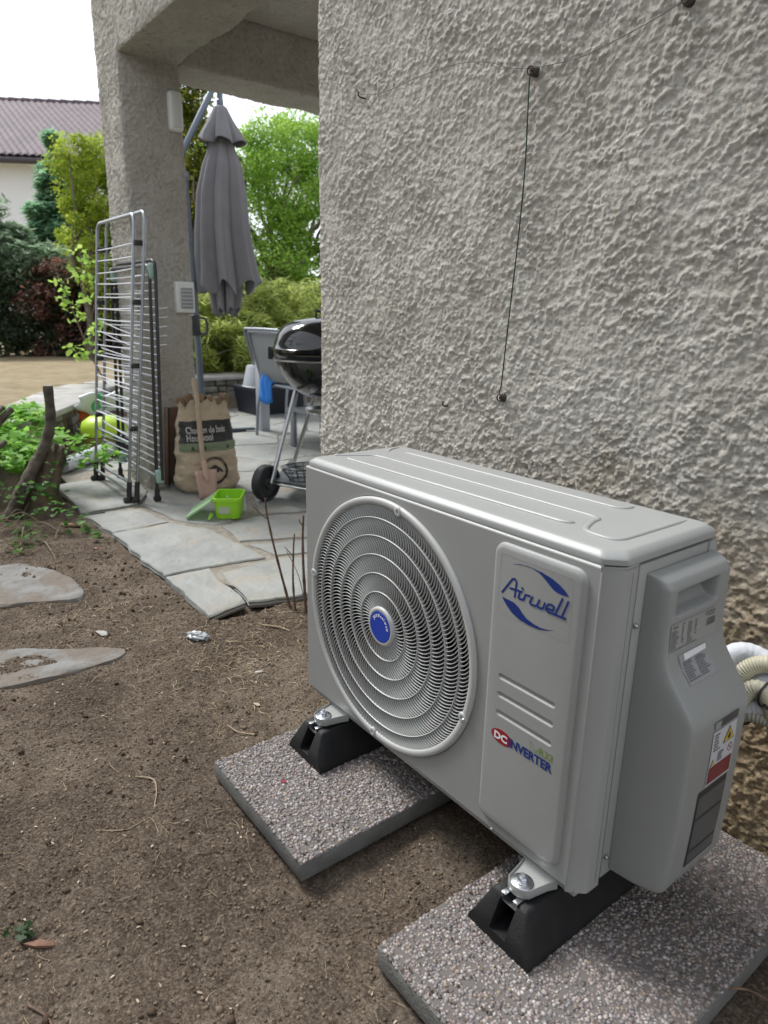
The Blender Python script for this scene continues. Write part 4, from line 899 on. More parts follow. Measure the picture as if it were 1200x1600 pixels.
# a folded wing whose bare wire ends stick out to the right
m_ = MB()
for k in range(5): z = .70 + k * .045; m_.tube([L2(-2.30 + .004 * k, z, .035), L2(-2.225 + .004 * k, z + .008, .055)], .0022, 6)
m_.build('wing_wires', WIRE, r2)
for x, z in ((-2.285, 1.06), (-2.885, 1.06), (-2.275, .02), (-2.88, .02)):
    m_ = MB(); m_.box(L2(x, z, .012), (.035, .040, .075), None, .010, 3); m_.build('joint', MINT, r2)
for x in (-2.90, -2.285): m_ = MB(); m_.tube([L2(x, -.112), L2(x, -.05)], .014, 12); m_.lathe([(.02, -.01), (.02, .01)], L2(x, -.102), (1, 0, 0), 14); m_.build('foot', BLK, r2)
m_ = MB()
for k in range(9): m_.box(L2(-2.90 + .012 * math.sin(k * 2.1), .62 + k * .045, .028), (.022, .03, .026), None, .006)
m_.build('hanger_hooks', BLK, r2)

# ---- cantilever parasol, folded
pz = thing('parasol', 'closed grey cantilever parasol hanging from its bent dark grey pole', 'parasol', (-4.1, 1.49, -.12))
ANT = mat('anthracite', (.13, .155, .19), .38, .5)
m_ = MB(); m_.tube([(-4.1, 1.515, -.11), (-4.1, 1.502, .8), (-4.1, 1.488, 1.35), (-4.1, 1.472, 1.83)], [.027, .026, .025, .025], 20); m_.build('pole', ANT, pz)
m_ = MB(); m_.lathe([(.03, -.02), (.034, 0), (.034, .03), (.022, .05), (0, .052)], (-4.1, 1.472, 1.82), (0, 0, 1), 20); m_.lathe([(.029, 0), (.031, .01), (.031, .03), (.029, .04)], (-4.1, 1.488, 1.36), (0, 0, 1), 20); m_.build('collar', ANT, pz)
m_ = MB(); m_.tube([(-4.1, 1.458, 1.84), (-4.1, 1.440, 1.92), (-4.1, 1.455, 1.98), (-4.1, 1.60, 2.235), (-4.1, 1.725, 2.455), (-4.1, 1.735, 2.475)], [.016, .018, .024, .024, .022, .018], 14); m_.build('arm', ANT, pz, auto=60)
m_ = MB(); m_.tube([(-4.1, 1.735, 2.47), (-4.1, 1.765, 2.50), (-4.1, 1.785, 2.45), (-4.1, 1.783, 2.33)], [.018, .022, .022, .02], 12); m_.lathe([(.016, 0), (.026, .01), (.026, .04), (.018, .05)], (-4.1, 1.783, 2.355), (0, 0, 1), 14); m_.build('hanger', ANT, pz)
m_ = MB(); m_.box((-4.09, 1.482, .76), (.07, .075, .16), None, .015); m_.tube([(-4.07, 1.51, .82), (-4.06, 1.565, .81), (-4.06, 1.575, .76), (-4.06, 1.565, .70), (-4.07, 1.51, .69)], .010, 8); m_.build('crank', mat('crank_plastic', (.03, .034, .04), .4), pz)
m_ = MB()
for a in (0, 90): m_.box((-4.1, 1.49, -.112), (.05 if a else .80, .80 if a else .05, .016), None, .003)
m_.build('base_cross', mat('base_steel', (.04, .048, .055), .45, .4), pz)
FAB = mat('parasol_cloth', (.205, .202, .218), .85, var=(.18, .178, .193), vs=6, bump=.0015, bs=400)
def cloth(levels, nf, name, seed, parent, hem=None, rot=0):
    """folded canopy: levels = (z, centre y, half width y, half width x, fold depth)"""
    n = 168; V = []; r_ = random.Random(seed); ph = [r_.uniform(0, 6.28) for _ in range(6)]
    L_ = []
    for i in range(len(levels) - 1):
        for k in range(6): t = k / 6; L_.append(tuple(a + (b - a) * t for a, b in zip(levels[i], levels[i + 1])))
    L_.append(levels[-1])
    for li, (z, cy_, wy, wx, fd) in enumerate(L_):
        T = li / (len(L_) - 1)
        for k in range(n):
            a = 2 * PI * k / n; f = 2.1 * abs(math.sin(.5 * (nf * a + ph[0] + rot + .7 * math.sin(a + ph[1])))) ** .8 - 1.25; f2 = math.sin((nf * 2 + 1) * a + ph[2]) * .25; g = 1 + fd * (f + f2)
            zz = z - (hem * T ** 8 * (.5 + .5 * math.sin(nf * a + ph[0] + rot + 2.2)) if hem else 0)
            V.append((-4.1 + wx * g * math.cos(a), cy_ + wy * g * math.sin(a), zz))
    F = [(i * n + k, i * n + (k + 1) % n, (i + 1) * n + (k + 1) % n, (i + 1) * n + k) for i in range(len(L_) - 1) for k in range(n)]
    o = link(name, V, F, FAB, parent, smooth=True); so_ = o.modifiers.new('s', 'SOLIDIFY'); so_.thickness = .003; return o
cloth([(2.14, 1.783, .07, .06, .1), (2.05, 1.782, .095, .08, .14), (1.95, 1.78, .13, .11, .17), (1.75, 1.765, .165, .13, .19), (1.50, 1.760, .180, .14, .21), (1.30, 1.770, .195, .15, .24), (1.17, 1.782, .205, .155, .26), (1.11, 1.79, .218, .16, .29)], 7, 'canopy', 2, pz, hem=.11)
cloth([(1.6, 1.765, .11, .09, .1), (1.2, 1.768, .125, .10, .25), (1.0, 1.765, .105, .09, .35), (.90, 1.76, .085, .08, .40)], 8, 'inner_folds', 9, pz, hem=.07)
cloth([(2.36, 1.783, .020, .020, .02), (2.345, 1.783, .045, .045, .04), (2.26, 1.783, .085, .08, .10), (2.17, 1.784, .13, .12, .20), (2.12, 1.785, .150, .14, .24)], 5, 'top_flap', 6, pz, hem=.035)

# ---- charcoal sack, with shovel and box
bag = thing('charcoal_sack', 'brown paper charcoal sack with a black printed band, standing by the pillar', 'sack', (-2.40, .79, -.12))
KRAFT = mat('kraft_paper', (.50, .405, .29), .8, var=(.45, .36, .25), vs=9, bump=.004, bs=35); BAND = mat('sack_black', (.03, .027, .028), .6, bump=.002, bs=40); BGR = mat('sack_green', (.19, .23, .14), .7, bump=.002, bs=40)
ba = R(-6); BC = Vector((-2.405, .795, 0))
def bag_ab(v):   # half width, half depth by relative height 0..1
    a = np.interp(v, [0, .05, .15, .5, .8, .93, 1.0], [.150, .172, .176, .163, .146, .142, .144]); b = np.interp(v, [0, .05, .2, .5, .75, .9, 1.0], [.095, .118, .122, .105, .072, .034, .020]); return a, b
def bag_pt(u, v, off=0., side=1):   # u = metres along the width, v = height 0..1 ; front surface
    a, b = bag_ab(v); t = min(.999, abs(u) / a); x = b * (1 - t ** 3.0) ** (1 / 3.0) * side; z = -.12 + .505 * v
    q = np.array([[x, u, z]]); w_ = float(.007 * fbm(q, (.09, .09, .05), 3, 80)[0] + .0045 * fbm(q, (.3, .04, .022), 2, 81)[0])
    p = Vector((x + (w_ + off) * side, u, z)); c, s_ = math.cos(ba), math.sin(ba); return Vector((BC.x + p.x * c - p.y * s_, BC.y + p.x * s_ + p.y * c, p.z))
n, nv = 112, 72; V = []; F = []; MI = []
for j in range(nv + 1):
    v = j / nv; a, b = bag_ab(v); z = -.12 + .505 * v
    for k in range(n):
        th = 2 * PI * k / n; c_, s_ = math.cos(th), math.sin(th); x = b * abs(c_) ** (2 / 3.) * (1 if c_ > 0 else -1); y = a * abs(s_) ** (2 / 3.) * (1 if s_ > 0 else -1)
        q = np.array([[x, y, z]]); w_ = float(.007 * fbm(q, (.09, .09, .05), 3, 80)[0] + .0045 * fbm(q, (.3, .04, .022), 2, 81)[0]); l = math.hypot(x / b, y / a * .6) + 1e-6
        nx_, ny_ = (x / b) / l, (y / a * .6) / l; zz = z + (.014 * math.sin(k * .55) + .01 * math.sin(k * .23 + 1)) * (v ** 12)
        px_, py_ = x + w_ * nx_, y + w_ * ny_; V.append((BC.x + px_ * math.cos(ba) - py_ * math.sin(ba), BC.y + px_ * math.sin(ba) + py_ * math.cos(ba), zz))
for j in range(nv):
    for k in range(n):
        F.append((j * n + k, j * n + (k + 1) % n, (j + 1) * n + (k + 1) % n, (j + 1) * n + k)); v = (j + .5) / nv; th = 2 * PI * (k + .5) / n
        front = abs(th if th < PI else th - 2 * PI) < 1.36; MI.append(1 if (front and .565 < v < .80) else 2 if (front and .475 < v <= .565) else 0)
F.append(tuple(range(n))[::-1]); MI.append(0)
bo = link('paper', V, F, [KRAFT, BAND, BGR], bag, smooth=True); bo.data.polygons.foreach_set('material_index', MI)
def bag_text(txt, u0, u1, v0, v1, m, off=.0025, **k):
    V, F = fit_text(txt, u0, u1, v0, v1, **k); return link('lettering', [bag_pt(a, b, off) for a, b in V], F, m, bo)
PALE = mat('print_pale', (.55, .52, .5), .6)
bag_text('Charbon de bois', -.125, .095, .672, .748, PALE, bold=.02); bag_text('Houtskool', -.125, .02, .590, .664, PALE, bold=.02)
TG = mat('print_dark_green', (.04, .06, .03), .7)
for u in (-.10, -.035, .10):
    v_, f_ = triflat([(u - .010, .495), (u + .010, .495), (u + .007, .520), (u, .545), (u - .007, .520)]); link('leaf_print', [bag_pt(a, b, .0025) for a, b in v_], f_, TG, bo)
CB = mat('print_brown_black', (.045, .036, .03), .7); cu0, cv0 = .010, .255
V = []; F = []
for k in range(64):
    for rr in (.080, .064, .060): V.append(bag_pt(cu0 + rr * math.cos(2 * PI * k / 64), cv0 + rr / .505 * math.sin(2 * PI * k / 64), .0030))
for k in range(64): j = (k + 1) % 64; F.append((3 * k, 3 * j, 3 * j + 1, 3 * k + 1))
link('ring_print', V, F, CB, bo)
v_, f_ = triflat([(cu0 - .050, .235), (cu0 + .052, .235), (cu0 + .040, .275), (cu0 + .022, .300), (cu0 + .004, .325), (cu0 - .018, .300), (cu0 - .034, .275)]); link('heap_print', [bag_pt(a, b, .0035) for a, b in v_], f_, CB, bo)
# lettering round the ring
def ring_text(txt, a0, r, size):
    VV, FF = [], []; a = a0
    for ch in txt:
        V, F = text2d(ch, size, bold=.0006)
        if not V: a -= size * .4 / r; continue
        mn = min(q[0] for q in V); wd = max(q[0] for q in V) - mn; am = a - wd / 2 / r; n_ = len(VV)
        for x, z in V: lx = x - mn - wd / 2; lz = z + r; VV.append(bag_pt(cu0 + lz * math.cos(am) + lx * math.sin(am), cv0 + (lz * math.sin(am) - lx * math.cos(am)) / .505, .0045))
        FF += [tuple(i + n_ for i in f) for f in F]; a -= (wd + size * .15) / r
    link('lettering', VV, FF, mat('print_tan', (.3, .22, .14), .7), bo)
ring_text('CHARBON DE BOIS', R(155), .0665, .0135)
# rolled, torn mouth of the sack
m_ = MB()
for k in range(7):
    t = (k - 3) / 3; p = bag_pt(t * .125, 1.0, -.01) + Vector((-.012, 0, .012 + .012 * math.sin(k * 2.3))); m_.box(p, (.03, .055, .030 + .012 * (k % 2)), Matrix.Rotation(.4 * math.sin(k * 1.7), 3, 'X') @ Matrix.Rotation(.3 * k, 3, 'Z'), .004)
m_.build('torn_mouth', mat('kraft_dark', (.22, .15, .09), .85), bag)
bx_ = thing('brown_box', 'open reddish brown cardboard box edge leaning behind the charcoal sack', 'cardboard box', (-2.53, .60, -.12))
RB = mat('brown_card', (.17, .095, .06), .75, var=(.12, .07, .045), vs=14)
q = Matrix.Rotation(R(9), 3, 'Y'); m_ = MB(); m_.box((-2.560, .675, .12), (.012, .12, .46), q, .002); m_.box((-2.535, .622, .12), (.05, .008, .46), q, .002); m_.build('panels', RB, bx_); m_ = MB(); m_.box((-2.507, .620, .125), (.008, .010, .46), q); m_.build('dark_edge', BLK, bx_)
WOOD = mat('shovel_wood', (.47, .36, .26), .6, var=(.40, .30, .21), vs=30); PINK = mat('shovel_blade', (.56, .37, .30), .5)
sh = thing('shovel', 'small shovel with pale wooden handle and pinkish blade leaning on the charcoal sack', 'shovel', (-2.20, .69, -.12))
m_ = MB(); m_.tube([(-2.205, .699, .00), (-2.235, .699, .2), (-2.262, .703, .40), (-2.283, .700, .520), (-2.285, .699, .527)], [.012, .0135, .0135, .0145, .009], 14); m_.build('handle', WOOD, sh)
bm = bmesh.new(); rows = []
for j in range(7):
    z = -.117 + .155 * j / 6; hw_ = .050 + .014 * j / 6; rows.append([bm.verts.new((-2.188 - .02 * j / 6 - .010 * (1 - (i / 3 - 1) ** 2), .706 + hw_ * (i / 3 - 1), z)) for i in range(7)])
for j in range(6):
    for i in range(6): bm.faces.new((rows[j][i], rows[j][i + 1], rows[j + 1][i + 1], rows[j + 1][i]))
m_ = MB(); m_.bm(bm); m_.tube([(-2.195, .705, -.02), (-2.206, .700, .05), (-2.215, .699, .09)], [.010, .015, .0155], 12); o = m_.build('blade', PINK, sh); o.modifiers.new('s', 'SOLIDIFY').thickness = .004

LIME = mat('lime_plastic', (.38, .74, .04), .35, transl=.25)
tb = thing('lime_tub', 'open lime green plastic tub with a grey label, on the patio by the sack', 'tub', (-1.85, .665, -.12))
tc_ = Vector((-1.842, .668)); ua = Vector((.56, .83)); ub = Vector((-.83, .56))
def tubring(h, ha, hb, r=.022):
    o = []
    for sx, sy, a0 in ((1, -1, -90), (1, 1, 0), (-1, 1, 90), (-1, -1, 180)):
        for k in range(6): a = R(a0 + 90 * k / 5); p = tc_ + ua * (sx * (ha - r) + r * math.cos(a)) + ub * (sy * (hb - r) + r * math.sin(a)); o.append((p.x, p.y, h))
    return o
m_ = MB(); m_.loft([tubring(-.119, .055, .082), tubring(-.117, .0575, .0845), tubring(-.045, .064, .092), tubring(-.028, .0655, .0935), tubring(-.027, .071, .099), tubring(-.011, .0715, .0995), tubring(-.009, .069, .097), tubring(-.010, .0645, .0925), tubring(-.06, .061, .089), tubring(-.113, .054, .082)]); m_.build('tub_body', LIME, tb, auto=40)
m_ = MB(); p = tc_ - ub * .0905; m_.box((p.x - ua.x * .014, p.y - ua.y * .014, -.072), (.052, .0015, .036), Matrix.Rotation(math.atan2(ua.y, ua.x), 3, 'Z')); m_.build('label', mat('label_grey', (.42, .47, .36), .6), tb)
m_ = MB(); p = tc_ + ub * .01; m_.box((p.x, p.y, -.07), (.014, .006, .10), Matrix.Rotation(.3, 3, 'X'), .002); m_.build('scoop', mat('pale_scoop', (.6, .55, .5), .5), tb)
m_ = MB(); p = tc_ - ub * .088 - ua * .078; m_.tube([(p.x + .004 * i, p.y - .02 * math.sin(i * .52), -.085 - .028 * math.sin(i * .52)) for i in range(7)], .004, 8); m_.build('handle', LIME, tb)
ld = thing('tub_lid', 'translucent pale green lid leaning against the lime tub', 'lid', (-1.94, .50, -.12))
M3 = Matrix(((ua.x, -ub.x, 0), (ua.y, -ub.y, 0), (0, 0, 1))); tilt = M3 @ Matrix.Rotation(R(-34), 3, 'Y')
lc = Vector((tc_.x, tc_.y, -.066)) - Vector((ua.x, ua.y, 0)) * .142 + Vector((ub.x, ub.y, 0)) * .0
PG = mat('lid_pale_green', (.62, .80, .56), .3, transl=.55)
m_ = MB(); m_.box(lc, (.148, .200, .003), tilt, .0012); ldp = m_.build('plate', PG, ld)
m_ = MB()
for (dx_, dy_, sx_, sy_) in ((0, .097, .148, .005), (0, -.097, .148, .005), (.0725, 0, .004, .195), (-.0725, 0, .004, .195)): m_.box(lc + tilt @ Vector((dx_, dy_, -.004)), (sx_, sy_, .010), tilt, .0015)
m_.build('rim', PG, ld)

# ---- kettle barbecue
ENAM = mat('black_enamel', (.008, .009, .011), .13, coat=.6); CHR = mat('dull_aluminium', (.42, .43, .44), .32, 1.); BP = mat('bbq_plastic', (.02, .021, .024), .5)
bq = thing('kettle_barbecue', 'black enamel kettle barbecue on three metal legs, partly hidden by the wall corner', 'barbecue', (-2.05, 1.37, -.12))
BX, BY, BZ = -2.05, 1.375, .660
m_ = MB(); pr_ = [(.004, -.255), (.06, -.250), (.13, -.225), (.19, -.180), (.235, -.120), (.265, -.055), (.276, -.012), (.284, -.004), (.284, .003), (.272, .004), (.262, -.05), (.18, -.17), (.05, -.24), (.004, -.245)]
m_.lathe(pr_, (BX, BY, BZ), (0, 0, 1), 72); m_.build('bowl', ENAM, bq, auto=60)
m_ = MB(); m_.lathe([(.282, .006), (.290, .008), (.290, .024), (.281, .028), (.276, .055), (.258, .100), (.225, .142), (.17, .173), (.10, .190), (.04, .195), (0, .196)], (BX, BY, BZ), (0, 0, 1), 72); lid2 = m_.build('lid', ENAM, bq, auto=60)
m_ = MB(); m_.lathe([(.2862, -.030), (.2790, -.034), (.2788, -.026), (.286, -.024)], (BX, BY, BZ - .006), (0, 0, 1), 72, closed=True); m_.build('rim_band', CHR, bq)
m_ = MB(); m_.tube([(BX, BY - .05, BZ + .19), (BX, BY - .05, BZ + .225), (BX, BY + .05, BZ + .225), (BX, BY + .05, BZ + .19)], .008, 10); m_.build('lid_handle', BP, lid2)
m_ = MB(); m_.box((BX - .29 * .61 - .006, BY - .29 * .79 - .006, BZ - .005), (.03, .03, .07), Matrix.Rotation(R(50), 3, 'Z'), .006); m_.build('handle_bracket', BP, bq)
hub1 = Vector((-1.985, .955, -.020)); ax = Vector((.92, .38, 0)).normalized(); hub2 = hub1 + ax * .46; foot3 = Vector((-2.43, 1.36, -.115))
for (a, b) in ((Vector((BX - .03, BY - .17, BZ - .205)), hub1 + ax * .035), (Vector((BX + .15, BY - .1, BZ - .205)), hub2 - ax * .035), (Vector((BX - .16, BY + .06, BZ - .205)), foot3)):
    m_ = MB(); m_.tube([a, b], .0125, 14); m_.build('leg', CHR, bq)
for h_ in (hub1, hub2):
    m_ = MB(); m_.lathe([(.0, -.030), (.03, -.030), (.036, -.018), (.075, -.016), (.082, -.026), (.094, -.026), (.099, -.018), (.099, .018), (.094, .026), (.082, .026), (.075, .016), (.036, .018), (.03, .030), (0, .030)], h_, ax, 48); wl_ = m_.build('wheel', BP, bq, auto=35)
    m_ = MB(); m_.lathe([(0, .0), (.011, .0), (.011, .008), (0, .010)], h_ + ax * .030, ax, 16); m_.build('hub_cap', CHR, wl_)
m_ = MB(); m_.tube([hub1, hub2], .006, 10); m_.build('axle', CHR, bq)
m_ = MB(); pA, pB, pC = hub1 + ax * .05 + Vector((0, 0, .005)), hub2 - ax * .05 + Vector((0, 0, .005)), foot3 + Vector((.05, -.02, .10)); pA = Vector((*pA.xy, -.005)); pB = Vector((*pB.xy, -.005)); pC = Vector((*pC.xy, -.005))
m_.prism([(p.x, p.y) for p in (pA, pB, pC)], -.012, .0); m_.build('shelf', mat('grey_steel_shelf', (.14, .15, .16), .4, .7), bq)
m_ = MB(); m_.lathe([(0, .0), (.09, .0), (.105, .012), (.11, .03), (.108, .03), (.10, .012), (0, .006)], (BX, BY, BZ - .34), (0, 0, 1), 40); m_.tube([(BX, BY, BZ - .33), (BX, BY, BZ - .25)], .02, 12); m_.build('ash_catcher', CHR, bq)
m_ = MB()
bk = thing('wire_basket', 'black wire mesh basket lying on the barbecue shelf', 'basket', (-1.86, 1.12, .0))
for k in range(16):
    a = 2 * PI * k / 16; m_.tube([(-1.86 + .10 * math.cos(a), 1.12 + .13 * math.sin(a), .075), (-1.86 + .06 * math.cos(a), 1.12 + .08 * math.sin(a), .003)], .002, 5)
for rr, z in ((1, .075), (.88, .055), (.75, .03), (.6, .004)): m_.tube([(-1.86 + .10 * rr * math.cos(2 * PI * k / 24), 1.12 + .13 * rr * math.sin(2 * PI * k / 24), z) for k in range(25)], .0025, 5)
for k in range(-4, 5): m_.tube([(-1.86 + k * .02, 1.05, .075), (-1.86 + k * .02, 1.19, .075)], .0018, 5)
m_.build('wires', BP, bk)

# ---- garden chairs, table, stool
CHF = mat('chair_frame', (.26, .28, .31), .4, .6); SLING = mat('sling_light', (.30, .31, .32), .75, bump=.0008, bs=900, transl=.2); SLD = mat('sling_dark', (.16, .165, .18), .75)
def chair(cx_, cy_, ang, label, sling, h=.84, w_=.57):
    t = thing('garden_chair', label, 'chair', (cx_, cy_, -.12), 'grey aluminium garden chairs')
    M = Matrix.Translation((cx_, cy_, -.12)) @ Matrix.Rotation(ang, 4, 'Z'); T = lambda x, y, z: M @ Vector((x, y, z)); hw = w_ / 2
    for s_ in (-1, 1):
        m_ = MB(); m_.tube(smoothpath([T(s_ * hw, -.22, .0), T(s_ * hw, -.20, .25), T(s_ * hw, -.165, .45), T(s_ * hw, -.20, .6), T(s_ * hw, -.26, h - .04), T(s_ * (hw - .02), -.272, h)], 4), .0125, 10); m_.build('rear_leg', CHF, t)
        m_ = MB(); m_.tube(smoothpath([T(s_ * hw, .26, 0), T(s_ * hw, .25, .30), T(s_ * hw, .22, .44)], 4), .0125, 10); m_.build('front_leg', CHF, t)
    m_ = MB(); m_.tube([T(-hw + .02, -.272, h), T(0, -.28, h + .004), T(hw - .02, -.272, h)], .0125, 10); m_.build('top_rail', CHF, t); m_ = MB()
    for y in (-.165, .22): m_.tube([T(-hw, y, .43), T(hw, y, .43)], .011, 10)
    for s_ in (-1, 1): m_.tube([T(s_ * hw, -.165, .43), T(s_ * hw, .24, .44)], .012, 10)
    m_.build('frame', CHF, t)
    def sheet(prof_, name):
        V = []; F = []; k_ = 9
        for (y, z) in prof_:
            for i in range(k_): u = i / (k_ - 1) * 2 - 1; V.append(T(u * (hw - .012), y + .0, z - .010 * (1 - u * u)))
        for j in range(len(prof_) - 1):
            for i in range(k_ - 1): F.append((j * k_ + i, j * k_ + i + 1, (j + 1) * k_ + i + 1, (j + 1) * k_ + i))
        o = link(name, V, F, sling, t, smooth=True); o.modifiers.new('s', 'SOLIDIFY').thickness = .003
    sheet([(-.18, .47), (-.19, .56), (-.225, .68), (-.262, h - .01)], 'backrest'); sheet([(-.15, .445), (0, .435), (.22, .45)], 'seat'); return t
chair(-3.58, 2.10, 0, 'light grey garden chair with its back to the barbecue, blue towel on its seat', SLING)
chair(-4.78, 2.68, R(8), 'darker grey garden chair behind the thick table leg', SLD, .83)
tbl = thing('garden_table', 'grey aluminium garden table with thick square legs behind the chair', 'table', (-4.4, 2.6, -.12))
TF_ = mat('table_frame', (.44, .47, .52), .4, .3)
for x, y in ((-4.05, 2.04), (-3.0, 2.35), (-4.05, 3.1), (-3.0, 3.4)): m_ = MB(); m_.box((x, y, .245), (.085, .085, .73), None, .004); m_.build('leg', TF_, tbl)
m_ = MB(); m_.prism([(-4.10, 1.99), (-2.94, 2.30), (-2.94, 3.45), (-4.10, 3.15)], .60, .625); m_.build('table_top', TF_, tbl)
st_ = thing('low_stool', 'low dark grey slatted garden stool under the barbecue side', 'stool', (-3.0, 1.95, -.12))
for x, y in ((-3.26, 1.88), (-2.96, 1.95), (-2.86, 2.28), (-3.16, 2.25)): m_ = MB(); m_.box((x, y, .02), (.035, .035, .28), Matrix.Rotation(.2, 3, 'Z'), .002); m_.build('leg', CHF, st_)
m_ = MB(); m_.prism([(-3.30, 1.83), (-2.91, 1.91), (-2.82, 2.33), (-3.20, 2.30)], .155, .18); m_.build('stool_top', CHF, st_)
BLUE = mat('blue_towel', (.03, .20, .62), .85, bump=.002, bs=60)
V = []; F = []
for j in range(15):
    for i in range(13):
        u, v = i / 12, j / 14; x = -3.86 + .02 + u * .20; s_ = v * .62; y = 1.93 + min(s_, .13) * 0 + .02; z = 0
        if s_ < .22: y, z = 1.925, .16 + s_
        else: y, z = 1.925 + (s_ - .22) * .8, .38
        V.append((x + .01 * math.sin(v * 9 + u * 3), y + .012 * math.sin(u * 14 + v * 4) - (.03 if s_ < .22 else 0), z + .012 * math.sin(u * 8 + v * 11) + (.03 * math.sin(u * 5) if s_ > .22 else 0)))
for j in range(14):
    for i in range(12): F.append((j * 13 + i, j * 13 + i + 1, (j + 1) * 13 + i + 1, (j + 1) * 13 + i))
o = link('towel', V, F, BLUE, None, smooth=True); o.modifiers.new('s', 'SOLIDIFY').thickness = .01; tag(o, 'bright blue towel draped over the seat of the light grey chair', 'towel')
sb = thing('storage_box', 'navy blue storage crate by the stone wall behind the chairs', 'storage box', (-5.05, 2.62, -.12))
m_ = MB(); m_.loft([[(-5.05 + sx_ * (.20 + k), 2.66 + sy_ * (.27 + k), z) for sx_, sy_ in ((-1, -1), (1, -1), (1, 1), (-1, 1))] for k, z in ((0, -.118), (.03, .12), (.045, .122), (.045, .15))]); m_.build('crate', mat('navy_plastic', (.008, .012, .022), .5), sb, auto=30)
wb = thing('white_basin', 'upturned whitish basin lying on the navy crate', 'basin', (-5.0, 2.52, .15)); m_ = MB(); m_.lathe([(.20, .152), (.19, .158), (.15, .34), (.14, .355), (0, .358)], (-5.02, 2.55, 0), (0, 0, 1), 36); m_.build('basin_body', mat('greyish_white', (.33, .35, .38), .5), wb)
m_ = MB(); m_.box((-4.10, 1.85, -.100), (.05, .24, .018), Matrix.Rotation(-.25, 3, 'Z'), .003); o = m_.build('metal_bar', mat('dark_bar', (.05, .065, .08), .45), None); tag(o, 'short flat dark metal bar lying on the flagstones beside the sack', 'bar')

# ---- things half hidden behind the silver rack
tube_ = MB(); tube_.tube([(-3.27, .215, -.075), (-3.48, .46, -.066), (-3.66, .67, -.055)], .046, 20); tube_.tube([(-3.64, .648, -.055), (-3.72, .74, -.05)], .052, 20); o = tube_.build('drain_pipe', mat('grey_pvc', (.47, .49, .52), .35), None); tag(o, 'thick grey plastic drain pipe lying on the patio behind the green leaves', 'pipe')
lc_ = thing('lime_canister', 'round lime yellow plastic canister behind the clothes racks', 'canister', (-3.75, .62, -.12))
m_ = MB(); m_.lathe([(.0, -.118), (.13, -.118), (.145, -.10), (.15, .0), (.14, .015)], (-3.75, .62, 0), (0, 0, 1), 36); m_.build('canister_base', mat('dull_olive', (.24, .22, .05), .5), lc_); m_ = MB(); m_.lathe([(.14, .015), (.155, .02), (.155, .07), (.14, .11), (.09, .145), (0, .155)], (-3.75, .62, 0), (0, 0, 1), 36); m_.build('canister_lid', mat('lime_yellow', (.42, .62, .04), .4), lc_)
m_ = MB(); m_.box((-3.62, .70, -.02), (.16, .10, .12), None, .03); m_.build('handle', BLK, lc_)
gb = thing('garden_sack', 'white sack with green and orange print slumped by the stone wall', 'sack', (-3.85, .62, .1))
V = []; F = []; MI = []
for j in range(13):
    for i in range(17):
        u, v = i / 16, j / 12; V.append((-3.98 + .08 * v + .02 * math.sin(u * 7), .50 + .36 * u + .02 * math.sin(v * 9), .10 + .20 * v + .07 * u * (1 - v) + .015 * math.sin(u * 11 + v * 5) - .02))
for j in range(12):
    for i in range(16): F.append((j * 17 + i, j * 17 + i + 1, (j + 1) * 17 + i + 1, (j + 1) * 17 + i)); MI.append(1 if (5 <= i <= 7 and j > 3) or (8 <= i < 12 and 2 < j < 5) else 2 if (i < 3 and j < 5) else 0)
o = link('sack_cloth', V, F, [mat('woven_white', (.60, .62, .62), .6), mat('sack_print_green', (.05, .38, .12), .6), mat('sack_print_orange', (.6, .12, .03), .6)], gb, smooth=True); o.data.polygons.foreach_set('material_index', MI); o.modifiers.new('s', 'SOLIDIFY').thickness = .02

# ================================================================== GREENERY, NEIGHBOUR, LITTER
def leafmat(name, cols, tr=.56, rough=.5): return mat(name, cols[0], rough, island=cols, transl=tr, spec=.35)
BARK = mat('bark', (.10, .08, .06), .9, var=(.17, .145, .12), vs=18, bump=.006, bs=45)
def clumps(ell, n, seed, rmin, rmax, shell=.55):
    """clump centres inside a union of ellipsoids (cx,cy,cz,rx,ry,rz)"""
    r_ = np.random.default_rng(seed); vol = np.array([e[3] * e[4] * e[5] for e in ell]) ** .7; idx = r_.choice(len(ell), n, p=vol / vol.sum()); d = r_.normal(size=(n, 3)); d /= np.linalg.norm(d, axis=1, keepdims=True); rad = r_.uniform(shell, 1, n) ** .8
    E_ = np.array(ell)[idx]; return E_[:, :3] + d * rad[:, None] * E_[:, 3:6], r_.uniform(rmin, rmax, n)
def foliage(name, C, Rr, per, size, tmpl, m, parent, seed=1, tilt=PI, flat=.8, droop=0., stretch=1.):
    r_ = np.random.default_rng(seed); N = len(C) * per; c = np.repeat(C, per, 0); rr = np.repeat(Rr, per); d = r_.normal(size=(N, 3)); d /= np.linalg.norm(d, axis=1, keepdims=True)
    pos = c + d * (rr * r_.uniform(.25, 1, N) ** .6)[:, None] * np.array([1, 1, flat]); s = size * r_.uniform(.6, 1.3, N)
    if droop: pos[:, 2] -= droop * rr * r_.random(N)
    v, f = scatter(tmpl[0], tmpl[1], pos, randrot(N, tilt), np.stack([s * stretch, s, s], 1)); return link(name, v, f, m, parent)
def limbs(name, base, tips, r0, m, parent, seed=0, bend=.15):
    r_ = random.Random(seed); m_ = MB()
    for t in tips:
        a, b = Vector(base), Vector(t[:3]); L_ = (b - a).length; P = [a]
        for k in (1, 2, 3): P.append(a.lerp(b, k / 4) + Vector((r_.uniform(-1, 1), r_.uniform(-1, 1), r_.uniform(-.3, .6))) * L_ * bend * .5)
        P.append(b); P = smoothpath(P, 4); n_ = len(P); m_.tube(P, [r0 * (1 - .8 * i / (n_ - 1)) for i in range(n_)], 8)
    return m_.build(name, m, parent)
